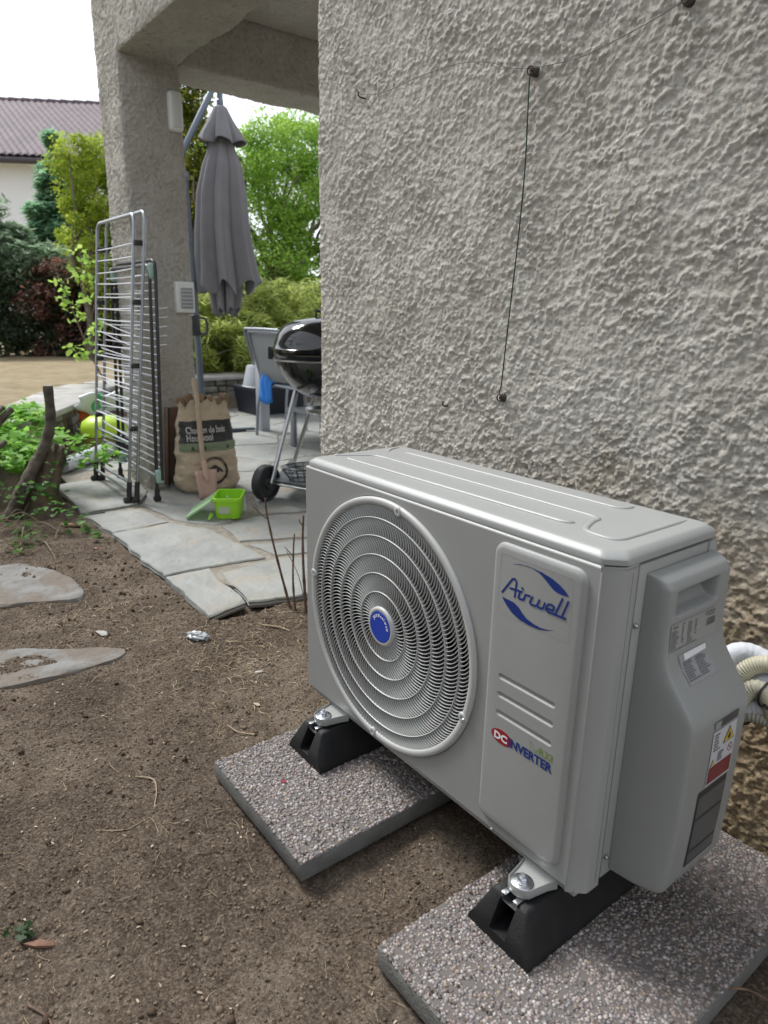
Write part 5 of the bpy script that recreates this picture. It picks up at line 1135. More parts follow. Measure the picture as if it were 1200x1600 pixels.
def tree(name, label, cat, base, fork, ell, ncl, rcl, per, size, cols, r0=.08, seed=1, tmpl=LEAF, group=None, tilt=PI, flat=.8, shell=.5, stretch=1., tr=.56):
    t = thing(name, label, cat, base, group); C, Rr = clumps(ell, ncl, seed, *rcl, shell=shell)
    m_ = MB(); m_.tube(smoothpath([base, tuple((Vector(base) + Vector(fork)) / 2 + Vector((.05, .03, 0))), fork], 5), [r0 * (1 - .03 * i) for i in range(11)], 10); m_.build('trunk', BARK, t)
    r_ = random.Random(seed); tips = [C[i] for i in r_.sample(range(len(C)), min(26, len(C)))]; limbs('limbs', fork, tips, r0 * .5, BARK, t, seed)
    foliage('crown', C, Rr, per, size, tmpl, leafmat(name + '_leaves_' + str(seed), cols, tr), t, seed, tilt, flat, stretch=stretch); return t
G1 = [(.28, .48, .07), (.40, .60, .10), (.17, .34, .05), (.50, .66, .17)]
tree('maple_tree', 'bright green spreading tree behind the round bush and the parasol', 'tree', (-9.6, 5.3, .15), (-9.5, 5.2, 1.3),
     [(-9.9, 4.75, 3.2, .75, .8, .55), (-9.7, 5.6, 3.5, .8, .8, .45), (-9.4, 6.5, 3.1, .9, .9, .7), (-9.6, 5.0, 2.3, .8, .8, .45), (-9.3, 6.0, 2.2, .9, .9, .45), (-9.2, 4.9, 1.5, .7, .9, .35), (-9, 5.9, 1.4, .8, 1.0, .45), (-9.4, 7.3, 2.2, 1, 1, .9), (-9.6, 5.6, 2.8, .9, 1.2, .5)], 290, (.18, .36), 230, .062, G1, .11, 11)
tree('garden_tree', 'yellowish green leafy tree in front of the neighbour roof, left of the pillar', 'tree', (-9.0, 2.0, .15), (-9.0, 2.0, 1.1),
     [(-9.2, 2.25, 2.75, .45, .42, .38), (-9.2, 2.3, 2.2, .55, .5, .5), (-8.95, 2.2, 1.6, .5, .42, .45), (-8.7, 2.4, 1.1, .5, .42, .55), (-9, 2.8, 2.2, .5, .5, .8), (-9.1, 2.2, 1.95, .5, .42, .35)], 150, (.12, .25), 190, .052, [(.30, .42, .04), (.42, .52, .06), (.20, .30, .03), (.52, .56, .10)], .06, 12)
tree('conifer', 'blue green conifer with feathery tips against the white neighbour wall', 'conifer', (-11.4, 2.3, .15), (-11.4, 2.3, 1.4),
     [(-11.5, 2.40, 3.2, .12, .12, .30), (-11.5, 2.40, 2.95, .22, .22, .3), (-11.5, 2.38, 2.65, .34, .32, .35), (-11.5, 2.36, 2.3, .42, .42, .35), (-11.4, 2.35, 2.0, .46, .46, .3), (-11.4, 2.35, 1.5, .5, .5, .5)], 190, (.08, .16), 120, .10, [(.20, .38, .22), (.30, .50, .30), (.12, .25, .14), (.38, .56, .36)], .07, 13, stretch=2.2, tilt=.8, tr=.68)
tree('conifer', 'dusky blue green conifer at the left picture edge above the hedge', 'conifer', (-10.9, 1.3, .15), (-10.9, 1.3, 1.1),
     [(-10.9, 1.15, 2.2, .28, .28, .3), (-10.7, 1.35, 1.8, .4, .36, .25), (-10.6, 1.5, 1.5, .5, .5, .25), (-10.8, .8, 1.8, .5, .5, .5), (-10.4, 1.95, 1.5, .4, .36, .15)], 90, (.12, .24), 130, .09, [(.27, .38, .24), (.36, .47, .31), (.17, .26, .16), (.44, .54, .38)], .07, 14, stretch=2.2, tilt=.8, tr=.68)
tree('yew', 'tall narrow dark yew with yellow tips just behind the parasol pole', 'conifer', (-7.2, 2.85, .15), (-7.2, 2.85, .9),
     [(-7.2, 2.82, 3.4, .30, .30, .7), (-7.2, 2.82, 2.6, .34, .33, .7), (-7.2, 2.8, 1.8, .34, .34, .7), (-7.2, 2.8, 1.0, .34, .36, .7)], 170, (.10, .19), 150, .045, [(.03, .07, .01), (.08, .13, .015), (.20, .22, .02), (.50, .45, .05)], .06, 15, stretch=1.3)
# round feathery bush hanging over the stone wall
tree('juniper_bush', 'big rounded feathery yellow green bush spilling over the stone wall', 'bush', (-6.3, 3.1, .15), (-6.3, 3.1, .45),
     [(-6.3, 2.55, .62, .55, .55, .38), (-6.35, 3.05, .82, .6, .6, .43), (-6.2, 3.6, .78, .65, .65, .42), (-6.0, 2.9, .5, .5, .9, .3), (-6.0, 3.9, .6, .6, .7, .4), (-6.7, 3.3, .6, .8, 1.2, .5), (-5.95, 2.5, .50, .30, .45, .28)], 330, (.09, .18), 100, .036, [(.36, .43, .10), (.52, .58, .17), (.20, .27, .06), (.62, .68, .27)], .05, 16, stretch=3.2, tilt=1.1, shell=.75, tr=.68)
tree('dark_shrub', 'dark green shrub under the maple beyond the round bush', 'bush', (-8.3, 6.0, .15), (-8.3, 6.0, .5), [(-8.3, 5.6, 1.05, .5, .6, .3), (-8.2, 6.4, 1.0, .5, .7, .35), (-8.2, 6.0, .6, .6, 1.2, .4)], 60, (.15, .28), 120, .06, [(.08, .18, .03), (.14, .28, .05), (.04, .10, .02)], .05, 17)
# hedge: dark green with a dead brown part
hg = thing('hedge', 'long dark hedge beyond the dry lawn, its middle part dead and brown', 'hedge', (-10.2, 1.5, .15))
def hedge(name, pts, n, cols, seed, rz):
    r_ = np.random.default_rng(seed); P = np.array(pts); k = r_.integers(0, len(P) - 1, n); t = r_.random(n)[:, None]; c = P[k] * (1 - t) + P[k + 1] * t; C = np.stack([c[:, 0] + r_.uniform(-.35, .35, n), c[:, 1] + r_.uniform(-.2, .2, n), .18 + (c[:, 2] - .1) * r_.random(n) ** .8], 1)
    foliage(name, C, r_.uniform(.12, .28, n), 130, .055, LEAF, leafmat(name + '_m', cols), hg, seed, stretch=1.5)
DG = [(.05, .08, .045), (.10, .15, .08), (.02, .035, .02), (.17, .23, .13)]
hedge('green_growth', [(-10.6, -3.5, 1.55), (-10.3, -.5, 1.5), (-10.1, .9, 1.55), (-9.85, 1.9, 1.35), (-9.7, 2.6, 1.3)], 400, DG, 21, 1); hedge('dead_growth', [(-9.80, 1.45, 1.36), (-9.5, 2.3, 1.33), (-9.35, 3.2, 1.5)], 130, [(.19, .085, .065), (.29, .145, .105), (.08, .045, .038), (.38, .25, .19)], 22, 1)
hedge('green_growth', [(-9.3, 3.0, 1.45), (-9.6, 5.5, 1.2), (-9.7, 9.5, 1.3), (-9.0, 16.5, 1.4)], 330, DG, 23, 1)
m_ = MB()
for k in range(34): y = -3.4 + k * .58; x = np.interp(y, [-3.5, .9, 3.2, 5.5, 9.5, 16.5], [-10.6, -10.1, -9.4, -9.6, -9.7, -9.0]); m_.tube([(x, y, .15), (x + .1 * math.sin(k), y + .1, .7), (x, y + .15 * math.cos(k), 1.25)], [.03, .022, .01], 6)
m_.build('stems', BARK, hg)
# leafy hedge added unseen behind the camera to dim sky light on the unit
nhd = thing('shade_hedge', 'tall dense green hedge added out of view to shade the front of the outdoor unit', 'hedge', (1, -3.2, -.15))
def shade_hedge_row(pts, n, seed):
    r_ = np.random.default_rng(seed); P = np.array(pts); k = r_.integers(0, len(P) - 1, n); t = r_.random(n)[:, None]; c = P[k] * (1 - t) + P[k + 1] * t; C = np.stack([c[:, 0] + r_.uniform(-.3, .3, n), c[:, 1] + r_.uniform(-.3, .3, n), -.1 + 3.0 * r_.random(n)], 1); foliage('growth', C, r_.uniform(.2, .35, n), 60, .13, LEAF, leafmat('shade_hedge_leaf', [(.03, .06, .02), (.06, .10, .03), (.02, .04, .015)], .2), nhd, seed)
shade_hedge_row([(-2.6, -3.3), (1, -3.3), (3.4, -3.3)], 460, 61)
m_ = MB()
for x, y in ((-2, -3.3), (-.6, -3.3), (.8, -3.3), (2.2, -3.3), (3.3, -3.3)): m_.tube([(x, y, -.15), (x + .05, y, 1), (x, y + .05, 2.4)], [.05, .035, .015], 8)
m_.build('stems', BARK, nhd)
# rose shoot with large pale leaves, by the stone wall
rs_ = thing('rose_shoot', 'thin arching shoot with pale green leaves left of the silver rack', 'plant', (-5.2, 1.08, .2))
RP = [(-5.25, 1.10, .2), (-5.22, .97, .5), (-5.2, .90, .72), (-5.2, .80, 1.05), (-5.2, .72, 1.28)]; m_ = MB(); m_.tube(smoothpath(RP, 5), [.010 - .0004 * i for i in range(21)], 6); m_.tube(smoothpath([(-5.21, .93, .62), (-5.18, 1.05, .95), (-5.18, 1.03, 1.35)], 5), .005, 6); m_.tube(smoothpath([(-5.22, 1.0, .42), (-5.2, .86, .50), (-5.2, .78, .56)], 5), .004, 6); m_.build('stems', BARK, rs_)
C = np.array([p for p in [(-5.2, .80, .98), (-5.2, .84, .90), (-5.2, .78, 1.06), (-5.2, .89, .80), (-5.18, .98, .95), (-5.18, 1.02, 1.1), (-5.18, 1.0, 1.25), (-5.2, 1.05, .72), (-5.2, 1.02, .52), (-5.2, 1.0, .62), (-5.2, .93, 1.15), (-5.2, .96, 1.32), (-5.2, .88, .46), (-5.2, .83, .53)]]); foliage('leaves', C, np.full(len(C), .085), 13, .062, OVAL, leafmat('rose_leaf', [(.42, .62, .12), (.28, .48, .09), (.52, .66, .18)]), rs_, 31)
# stump with cut branches
stp = thing('tree_stump', 'old leaning stump with sawn off bare branches among green leaves', 'tree stump', (-2.5, -.06, -.14))
SB = mat('stump_bark', (.055, .043, .034), .92, var=(.12, .10, .075), vs=22, bump=.008, bs=50); SWD = mat('stump_wood', (.13, .095, .055), .85, var=(.05, .036, .024), vs=16, bump=.006, bs=40); CUT = mat('cut_wood', (.22, .19, .16), .8, var=(.15, .12, .1), vs=60)
def bough(pts, rs2, name='branch', cut=True):
    P = smoothpath(pts, 5); n_ = len(P); rr = list(np.interp(np.linspace(0, 1, n_), np.linspace(0, 1, len(rs2)), rs2) * np.array([1 + .07 * math.sin(i * 1.9) for i in range(n_)])); m_ = MB(); m_.tube(P, rr, 14, flat=.92); b = m_.build(name, SB, stp, auto=70)
    if cut: t = (P[-1] - P[-2]).normalized(); m_ = MB(); m_.lathe([(0, .002), (rr[-1] * .93, .001), (rr[-1] * .95, -.002)], P[-1], t, 20); m_.build('cut_end', CUT, b)
bough([(-2.46, -.24, -.16), (-2.48, -.15, .0), (-2.50, -.085, .10), (-2.52, -.02, .20), (-2.51, .018, .33), (-2.505, .022, .50)], [.040, .036, .033, .030, .027, .025])
bough([(-2.42, -.42, .10), (-2.46, -.27, .29), (-2.50, -.155, .395)], [.022, .020, .018]); bough([(-2.35, -.50, .20), (-2.45, -.28, .35), (-2.50, -.19, .405)], [.018, .015, .013]); bough([(-2.4, -.38, .17), (-2.46, -.25, .215), (-2.50, -.205, .235)], [.018, .016, .015])
m_ = MB(); V_ = []; n_ = 26
for z, r, cx_, cy_ in ((-.18, .17, -2.50, -.10), (-.12, .135, -2.50, -.09), (-.04, .105, -2.52, -.06), (.06, .088, -2.53, -.015), (.13, .078, -2.54, .02), (.175, .070, -2.54, .03), (.17, .05, -2.54, .03), (.12, .03, -2.54, .02)):
    V_.append([(cx_ + r * (1 + .16 * math.sin(3 * a + 1) + .08 * math.sin(8 * a)) * math.cos(a), cy_ + r * (1 + .16 * math.sin(3 * a + 1) + .08 * math.sin(8 * a)) * math.sin(a) * .8, z + .02 * math.sin(5 * a) * (z > .1)) for a in [2 * PI * k / n_ for k in range(n_)]])
m_.loft(V_); m_.build('stump_body', SWD, stp, auto=70)
# ground ivy and leafy ground cover round the stump
def cover(name, label, C, Rr, per, size, cols, seed, tm=IVY, tilt=.9):
    o = foliage(name, np.array(C), np.array(Rr), per, size, tm, leafmat(name + str(seed), cols), None, seed, tilt=tilt); tag(o, label, 'ground cover', kind='stuff'); return o
r_ = np.random.default_rng(5); C = []; Rr = []
for k in range(150):
    x = r_.uniform(-3.75, -2.62); y = r_.uniform(-.95, .14); 
    if y > .02 + (-2.62 - x) * .12: continue
    C.append((x, y, .02 + .14 * sstep(-2.6, -3.1, np.array([x]))[0] + r_.uniform(-.02, .11))); Rr.append(r_.uniform(.06, .12))
LG = [(.20, .45, .05), (.30, .58, .09), (.12, .32, .04), (.42, .62, .18)]
cover('leafy_plants', 'mass of bright green soft leaves behind the bare stump', C, Rr, 42, .052, LG, 41)
C = [(-2.75, .16, .10), (-2.70, .22, .13), (-2.66, .27, .10), (-2.60, .30, .12), (-2.72, .12, .16), (-2.80, .20, .18), (-2.85, .10, .2), (-2.72, .30, .05), (-2.64, .20, .06), (-2.56, .33, .08), (-2.9, .16, .15)]
cover('leafy_shoot', 'loose spray of green leaves reaching over the grey pipe and the patio edge', C, [.06] * len(C), 16, .045, LG, 42)
C = [(-2.40, -.12, .02), (-2.38, -.05, .06), (-2.42, .0, .10), (-2.45, .06, .13), (-2.36, -.02, -.02), (-2.42, -.18, .0), (-2.25, -.22, -.10), (-2.16, -.14, -.05), (-2.10, -.10, -.02), (-2.05, -.07, -.06), (-2.3, -.12, .02), (-2.12, .0, -.08), (-2.0, -.02, -.12), (-1.93, .01, -.12), (-1.85, .03, -.12), (-2.35, -.28, .05), (-2.2, -.33, -.08), (-2.0, -.28, -.12), (-1.96, -.22, -.11), (-2.42, -.2, -.02), (-2.3, -.35, -.04), (-2.12, -.22, -.12), (-1.9, -.30, -.12)]
cover('ground_ivy', 'trailing ivy sprigs with small leaves on the soil in front of the stump', C, [.055] * len(C), 9, .036, [(.05, .17, .02), (.10, .27, .04), (.03, .09, .02), (.18, .34, .07)], 43)
m_ = MB(); rv = random.Random(9)
for k in range(26):
    a = Vector((rv.uniform(-2.4, -1.8), rv.uniform(-.42, -.12), -.135)); d = Vector((rv.uniform(-1, 1), rv.uniform(-1, 1), 0)).normalized(); m_.tube(smoothpath([a, a + d * .08 + Vector((0, 0, rv.uniform(.01, .06))), a + d * .17 + Vector((.02, 0, rv.uniform(.0, .08))), a + d * .25], 4), .0022, 5)
o = m_.build('dry_stems', mat('dry_stem', (.22, .17, .11), .8), None); tag(o, 'tangle of thin dry stems on the soil in front of the stump', 'dry stems', kind='stuff')
C = [(.19, -.70, -.138), (.205, -.685, -.132)]; cover('weed_sprig', 'small dark green weed at the bottom left picture edge', C, [.016, .014], 10, .016, [(.02, .06, .02), (.05, .10, .03)], 44)

# bare twigs stuck in the soil between the patio and the unit
tw = thing('twig_clump', 'clump of bare upright brown stems growing between patio corner and unit', 'bare stems', (-.69, .36, -.145))
TWM = mat('twig', (.09, .055, .035), .8, var=(.16, .10, .07), vs=60, bump=.001, bs=200)
def stem(pts, r, side=None):
    P = smoothpath(pts, 6); n_ = len(P); m_ = MB(); m_.tube(P, [r * (1 - .45 * i / n_) * (1.25 if i % 5 == 0 else 1) for i in range(n_)], 8)
    if side: Q = smoothpath(side, 5); m_.tube(Q, [r * .45 * (1 - .4 * i / len(Q)) for i in range(len(Q))], 7)
    m_.build('stem', TWM, tw, auto=70)
stem([(-.700, .360, -.16), (-.722, .345, -.06), (-.745, .322, .08), (-.76, .305, .20), (-.762, .300, .262)], .0052, [(-.757, .308, .185), (-.770, .288, .205), (-.785, .265, .235)])
stem([(-.680, .365, -.16), (-.69, .362, -.04), (-.70, .372, .08), (-.705, .38, .135)], .0042, [(-.697, .370, .055), (-.708, .356, .075), (-.715, .345, .09)])
stem([(-.64, .385, -.16), (-.655, .385, .0), (-.67, .392, .12), (-.672, .398, .208)], .0058, [(-.671, .395, .17), (-.678, .388, .18), (-.68, .386, .195)])
stem([(-.62, .43, -.16), (-.645, .428, -.04), (-.668, .418, .05)], .003); stem([(-.60, .425, -.16), (-.62, .43, -.03), (-.632, .43, .09)], .0032); stem([(-.66, .40, -.16), (-.69, .385, -.02), (-.73, .36, .07)], .0016)

# ---- neighbour's house
nh = thing('neighbour_house', 'white neighbouring house with a purplish brown tiled roof behind the trees', 'house', (-20, 4, .1))
dv = Vector((1.587, 1.885 + .55, 0)).normalized(); nn_ = Vector((-dv.y, dv.x, 0)); p0 = Vector((-18.2, 2.92, 0))
a = p0 - dv * 6; b = p0 + dv * 9
Mh = Matrix(((dv.x, nn_.x, 0, 0), (dv.y, nn_.y, 0, 0), (0, 0, 1, 0), (0, 0, 0, 1)))
def hp(u, v, z): p = p0 + dv * u + nn_ * v; return (p.x, p.y, z)
m_ = MB(); m_.loft([[hp(-6, .45, z), hp(3.1, .45, z), hp(3.1, 8, z), hp(-6, 8, z)] for z in (-.1, 4.25)]); m_.build('wall', mat('white_render', (.74, .75, .76), .9, bump=.003, bs=30), nh, smooth=False)
m_ = MB(); m_.box(Vector(hp(-1.45, -.03, 4.14)), (9.5, .09, .14), Mh.to_3x3(), .02); m_.tube([hp(-6.2, -.09, 4.16), hp(3.3, -.09, 4.12)], .07, 10); m_.build('gutter', mat('dark_fascia', (.05, .042, .05), .5), nh)
m_ = MB(); m_.add([hp(-6.2, -.0, 4.12), hp(3.3, -.0, 4.12), hp(3.3, .46, 4.15), hp(-6.2, .46, 4.15)], [(0, 1, 2, 3)]); m_.build('soffit', WHP, nh, smooth=False)
# roof of pantiles: wavy sheet with stepped courses
V = []; nu, nvv = 470, 60
for j in range(nvv + 1):
    row = j // 2; t = j / nvv
    for i in range(nu + 1):
        u = -6.2 + 9.5 * i / nu; v = t * 4.3 - .12; z = 4.22 + t * 2.15 + .040 * abs(math.sin((u + .08 * (row % 2)) * PI / .17)) + (.05 if j % 2 else 0); V.append(hp(u, v, z))
F = [(j * (nu + 1) + i, j * (nu + 1) + i + 1, (j + 1) * (nu + 1) + i + 1, (j + 1) * (nu + 1) + i) for j in range(nvv) for i in range(nu)]
rf = link('roof', V, F, mat('roof_tiles', (.075, .052, .065), .75, var=(.11, .078, .092), vs=1.6, dirt=((.055, .04, .05), 9, .5, .7)), nh, smooth=True)
m_ = MB(); m_.add([hp(-6.2, 4.18, 6.36), hp(3.3, 4.18, 6.36), hp(3.3, 8.5, 4.2), hp(-6.2, 8.5, 4.2)], [(0, 1, 2, 3)]); m_.build('roof_back', MATS['roof_tiles'], nh, smooth=False)
m_ = MB()
for k in range(27): m_.tube([hp(-6.2 + k * .35, 4.18, 6.40), hp(-6.2 + k * .35 + .36, 4.18, 6.39)], [.10, .085], 8)
m_.build('ridge_tiles', MATS['roof_tiles'], rf)

# ---- soil litter
TV, TF = ico(0)
def ground_xy(n, seed, near=.6, box=(-1.9, 1.1, -.78, .52)):
    r_ = np.random.default_rng(seed); x = r_.uniform(box[0], box[1], n); y = r_.uniform(box[2], box[3], n)
    k = ~(((x > .0) & (x < .39) & (y > -.26)) | ((x > .6) & (x < .99) & (y > -.25)) | ((x < -.74) & (y > .08))); return x[k], y[k]
x, y = ground_xy(36000, 1); z = ground_h(x, y); n = len(x); r = .0009 + .0030 * RNG.random(n) ** 3 + np.where(RNG.random(n) < .01, .003, 0)
v, f = scatter(TV * (1 + RNG.uniform(-.25, .25, (len(TV), 1))), TF, np.stack([x, y, z + r * .25], 1), randrot(n), np.stack([r * 1.2, r, r * .8], 1))
o = link('soil_crumbs', v, f, mat('crumbs', (.1, .07, .05), .95, island=[(.07, .05, .035), (.14, .105, .075), (.22, .175, .125), (.10, .075, .053), (.17, .13, .095)], spec=.1), None); tag(o, 'fine dark crumbs of earth scattered over the bare soil', 'soil crumbs', kind='stuff')
rsl = np.random.default_rng(88); n = 900; sd_ = rsl.random(n) < .5; x = np.where(sd_, rsl.uniform(.012, .38, n), rsl.uniform(.61, .978, n)); y = -.25 + .70 * rsl.random(n) ** 1.5; r = .0008 + .0018 * rsl.random(n) ** 2
v, f = scatter(TV, TF, np.stack([x, y, np.full(n, -.0965) + r * .5], 1), randrot(n), np.stack([r * 1.2, r, r * .8], 1)); o = link('slab_dirt', v, f, MATS['crumbs'], None); tag(o, 'grains of soil spilled over the pebbled slabs under the unit', 'soil crumbs', kind='stuff')
def strips(name, label, cat, n, seed, l0, l1, wd, cols, box, curl=.35, lift=.0, dens=None):
    r_ = np.random.default_rng(seed); x, y = ground_xy(n, seed, box=box); 
    if dens is not None: k = r_.random(len(x)) < dens(x, y); x, y = x[k], y[k]
    n = len(x); a = r_.uniform(0, 2 * PI, n); L_ = r_.uniform(l0, l1, n) * r_.uniform(.4, 1, n); cv = r_.normal(0, curl, n) * 3; K = 6; V = np.zeros((n, K + 1, 4, 3)); px_, py_ = x.copy(), y.copy(); th = a.copy(); hz = r_.uniform(0, lift, n)
    for i in range(K + 1):
        t = i / K; zz = ground_h(px_, py_) + .0012 + hz * math.sin(t * PI); w_ = wd * (1 - .5 * abs(2 * t - 1)) * r_.uniform(.8, 1.2, n); nx_, ny_ = -np.sin(th), np.cos(th)
        V[:, i, 0] = np.stack([px_ + nx_ * w_, py_ + ny_ * w_, zz], 1); V[:, i, 1] = np.stack([px_, py_, zz + w_ * .9], 1); V[:, i, 2] = np.stack([px_ - nx_ * w_, py_ - ny_ * w_, zz], 1); V[:, i, 3] = np.stack([px_, py_, zz - w_ * .9], 1)
        th = th + cv * (1 / K); px_ = px_ + np.cos(th) * L_ / K; py_ = py_ + np.sin(th) * L_ / K
    base = (np.arange(n) * (K + 1) * 4)[:, None]; F = []
    for i in range(K):
        for c in range(4): F.append(base + np.array([[i * 4 + c, i * 4 + (c + 1) % 4, (i + 1) * 4 + (c + 1) % 4, (i + 1) * 4 + c]]))
    o = link(name, V.reshape(-1, 3), np.concatenate(F), mat(name + '_m', cols[0], .8, island=cols, spec=.2), None); tag(o, label, cat, kind='stuff'); return o
STR = [(.30, .22, .13), (.45, .36, .23), (.20, .14, .085), (.55, .46, .32)]
strips('straw', 'dry straw and grass bits strewn over the soil, thickest near the patio corner', 'straw', 9500, 51,   .02, .06, .00055, STR, (-1.9, 1.1, -.75, .5), .25, .004, lambda x, y: .07 + .8 * np.exp(-(((x + .45) / .4) ** 2 + ((y - .05) / .28) ** 2)))
strips('straw_tufts', 'pale straw tufts matted on the soil around the patio corner and the bare twigs', 'straw', 5200, 57, .02, .06, .0011, [(.42, .34, .22), (.55, .46, .32), (.30, .23, .15)], (-1.35, -.1, -.45, .5), .35, .008, lambda x, y: .30 * np.exp(-(((x + .52) / .26) ** 2 + ((y - .08) / .2) ** 2)) + .25 * np.exp(-(((x + 1.0) / .22) ** 2 + ((y + .2) / .14) ** 2)) + .8 * np.exp(-(((x + .66) / .08) ** 2 + ((y - .38) / .08) ** 2)))
strips('root_fibres', 'fine dark root fibres scattered over the soil', 'roots', 9000, 52, .01, .045, .00045, [(.05, .032, .022), (.09, .06, .04), (.16, .11, .07), (.03, .02, .015)], (-1.9, 1.1, -.78, .5), .5, .003)
x, y = ground_xy(1100, 3, box=(-2.1, 1.05, -.75, .45)); n = len(x); z = ground_h(x, y); s = RNG.uniform(.003, .010, n)
v, f = scatter(OVAL[0] * np.array([1, .7, 1.6]), OVAL[1], np.stack([x, y, z + .003], 1), randrot(n, .5), np.stack([s, s, s], 1)); o = link('leaf_flakes', v, f, mat('flakes', (.3, .2, .1), .85, island=[(.10, .06, .04), (.22, .15, .09), (.35, .27, .18), (.45, .40, .32), (.14, .06, .035)]), None); tag(o, 'small dry leaf flakes and wood chips dotted over the soil', 'leaf flakes', kind='stuff')
r_ = np.random.default_rng(66); n = 260; x = r_.uniform(-3.1, -.85, n); y = r_.uniform(.12, 2.4, n); s = r_.uniform(.004, .014, n); kk = ~((x > -1.1) & (y > .6)); x, y, s = x[kk], y[kk], s[kk]; n = len(x)
v, f = scatter(OVAL[0] * np.array([1, .7, 1.6]), OVAL[1], np.stack([x, y, np.full(n, PZ + .010)], 1), randrot(n, .4), np.stack([s, s, s], 1)); o = link('patio_litter', v, f, MATS['flakes'], None); tag(o, 'small dry leaf bits scattered over the flagstones of the patio', 'leaf flakes', kind='stuff')
r_ = np.random.default_rng(77); n = 85; x = r_.uniform(-1.7, -.9, n); y = r_.uniform(-.35, .06, n); s = r_.uniform(.003, .0065, n); xx = np.concatenate([x, r_.uniform(-.9, .9, 60)]); yy = np.concatenate([y, r_.uniform(-.7, -.1, 60)]); s = np.concatenate([s, r_.uniform(.003, .006, 60)]); k = ~((xx > 0) & (yy > -.27)); xx, yy, s = xx[k], yy[k], s[k]
v, f = scatter(ico(1)[0] * (1 + RNG.uniform(-.35, .35, (len(ico(1)[0]), 1))), ico(1)[1], np.stack([xx, yy, ground_h(xx, yy) + s * .5], 1), randrot(len(xx)), np.stack([s * 1.2, s, s * .8], 1)); o = link('earth_clods', v, f, mat('clods', (.05, .035, .025), .95, island=[(.055, .038, .028), (.10, .072, .05), (.065, .045, .032)], spec=.1), None); tag(o, 'dark round earth clods scattered beside the patio edge', 'clods', kind='stuff')
def gh(x, y): return float(ground_h(np.array([x]), np.array([y]))[0])
def twig(label, pts, r, m=None, name='twig'):
    P = smoothpath([(x, y, gh(x, y) + r * .8 + dz) for x, y, dz in pts], 5); m_ = MB(); m_.tube(P, [r * (1 - .5 * i / len(P)) for i in range(len(P))], 7); o = m_.build(name, m or TWM, None); tag(o, label, 'twig'); return o
PT = mat('pale_twig', (.36, .28, .19), .8, var=(.26, .2, .13), vs=80)
twig('pale bent twig lying on the soil near the far slab corner', [(-.10, -.10, 0), (-.13, -.13, .002), (-.17, -.14, 0)], .0028, PT)
twig('pale forked root lying mid picture on the bare soil', [(-.10, -.40, 0), (-.07, -.37, .003), (-.02, -.38, .002), (.02, -.40, 0)], .0020, PT)
twig('long thin curved pale stem left of the fan end slab', [(.02, -.52, 0), (.06, -.47, .002), (.05, -.42, 0), (.10, -.42, 0)], .0012, PT)
twig('dark straight twig at the bottom left of the picture', [(.34, -.71, 0), (.38, -.69, .001), (.42, -.69, 0)], .0024)
twig('dark root crossing the edge of the side cover slab', [(.97, .13, .045), (1.0, .17, .045), (1.03, .20, .02), (1.08, .22, 0)], .0022)
twig('pale brown stick in the straw by the patio corner', [(-.62, .20, 0), (-.58, .24, .003), (-.54, .26, 0)], .0040, PT)
def chip(label, x, y, s, col, name, cat, ang=0, th=.003, sh=None, dz=0.):
    m_ = MB(); z = (gh(x, y) if not dz else dz) + .004; P = sh or [(-1, -.3), (-.3, -.5), (.6, -.35), (1, .1), (.3, .4), (-.6, .45)]; c, s_ = math.cos(ang), math.sin(ang)
    Q = [(x + s * (a * c - b * s_), y + s * (a * s_ + b * c)) for a, b in P]; top = [(q[0], q[1], z + th + .12 * s * math.sin(i * 2.1)) for i, q in enumerate(Q)]; m_.loft([[(q[0], q[1], z - .001 + .12 * s * math.sin(i * 2.1)) for i, q in enumerate(Q)], top]); o = m_.build(name, col, None, smooth=False); tag(o, label, cat); return o
RW = mat('red_wood', (.19, .095, .06), .8, var=(.14, .07, .045), vs=60); PW = mat('tan_wood', (.42, .27, .16), .8, var=(.33, .2, .12), vs=40)
chip('reddish brown bark splinter at the bottom left of the picture', .235, -.672, .020, RW, 'bark_chip', 'bark', .9, .004, [(-1.3, -.1), (-.2, -.4), (1.3, -.1), (1.2, .15), (0, .3)])
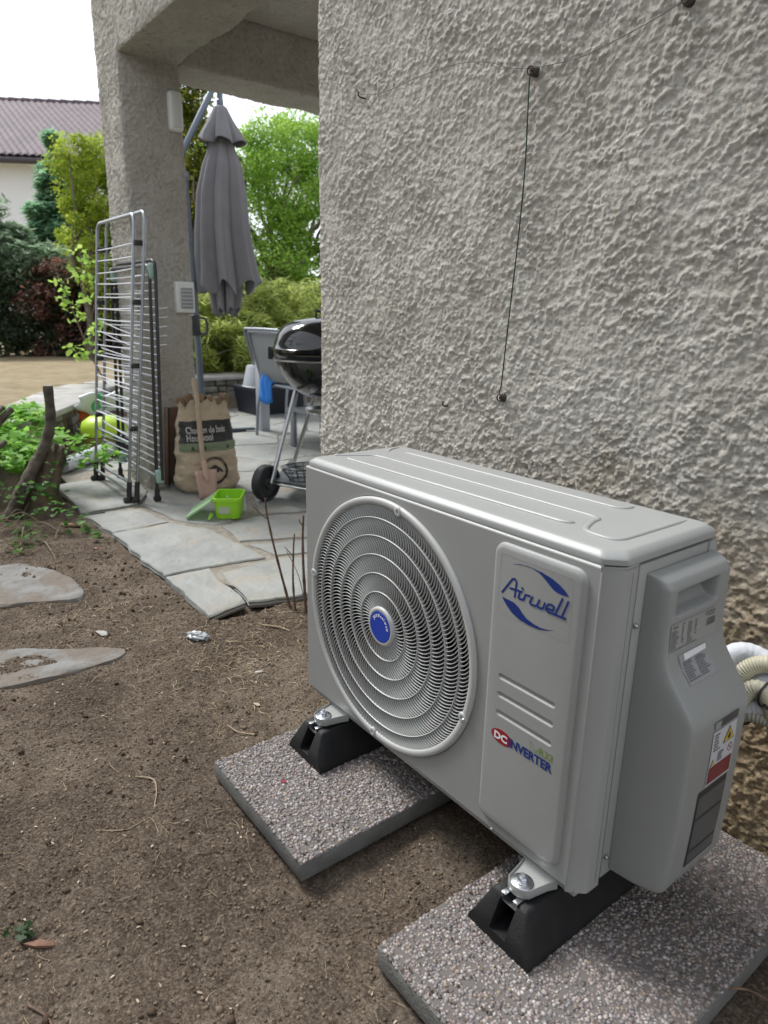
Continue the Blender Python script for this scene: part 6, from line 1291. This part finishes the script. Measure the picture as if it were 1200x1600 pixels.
chip('tan wood chip on the soil at the patio edge below the stump', -2.15, -.02, .055, PW, 'wood_chip', 'wood chip', .7, .01, [(-1, -.4), (1, -.1), (.6, .3), (-.7, .2)])
chip('small rust coloured leaf on the soil right of the near slab', 1.035, .155, .012, mat('rust_leaf', (.28, .09, .04), .6), 'dead_leaf', 'leaf', .4, .0006)
chip('grey pebble chip near the fan end slab corner', -.02, -.12, .007, mat('pale_chip', (.45, .42, .38), .8), 'stone_chip', 'stone', .2, .004)
chip('whitish dry leaf on the soil right of the plastic wrapper', -.37, .055, .014, mat('white_leaf', (.38, .36, .32), .7), 'dead_leaf', 'leaf', 1.2, .0008)
chip('pale dry leaf between the wrapper and the fan end slab', -.22, -.03, .012, mat('cream_leaf', (.38, .33, .24), .7), 'dead_leaf', 'leaf', .2, .0008)
chip('tiny crimson petal on the fan end slab', .165, -.165, .007, mat('petal', (.30, .02, .05), .6), 'petal', 'petal', .6, .0006, dz=-.0995)
chip('pinkish petal on the soil next to the patio edge', -1.75, -.02, .010, mat('pink_petal', (.55, .2, .25), .6), 'petal', 'petal', .4, .0006)
# crumpled wrapper and whitish scrap
bm = bmesh.new(); bmesh.ops.create_icosphere(bm, subdivisions=4, radius=1)
for v_ in bm.verts:
    p = v_.co.copy(); q = np.array([[p.x, p.y, p.z]]); k = 1 + .55 * float(1 - 2 * abs(vnoise(q, .55, 91)[0])) * .6 + .25 * float(vnoise(q, .25, 92)[0]); v_.co = Vector((p.x * .032 * k, p.y * .018 * k, p.z * .011 * k))
m_ = MB(); m_.bm(bm, Matrix.Translation((-.665, -.008, gh(-.665, -.008) + .008)) @ Matrix.Rotation(.6, 4, 'Z')); o = m_.build('plastic_wrapper', mat('clear_film', (.50, .52, .54), .12, transl=.35), None, auto=25); tag(o, 'crumpled clear plastic wrapper on the soil near the patio corner', 'wrapper')
chip('flat whitish paper scrap beside the half buried stone', -.90, -.24, .028, mat('paper_scrap', (.33, .32, .30), .8), 'paper_scrap', 'paper', .2, .001)
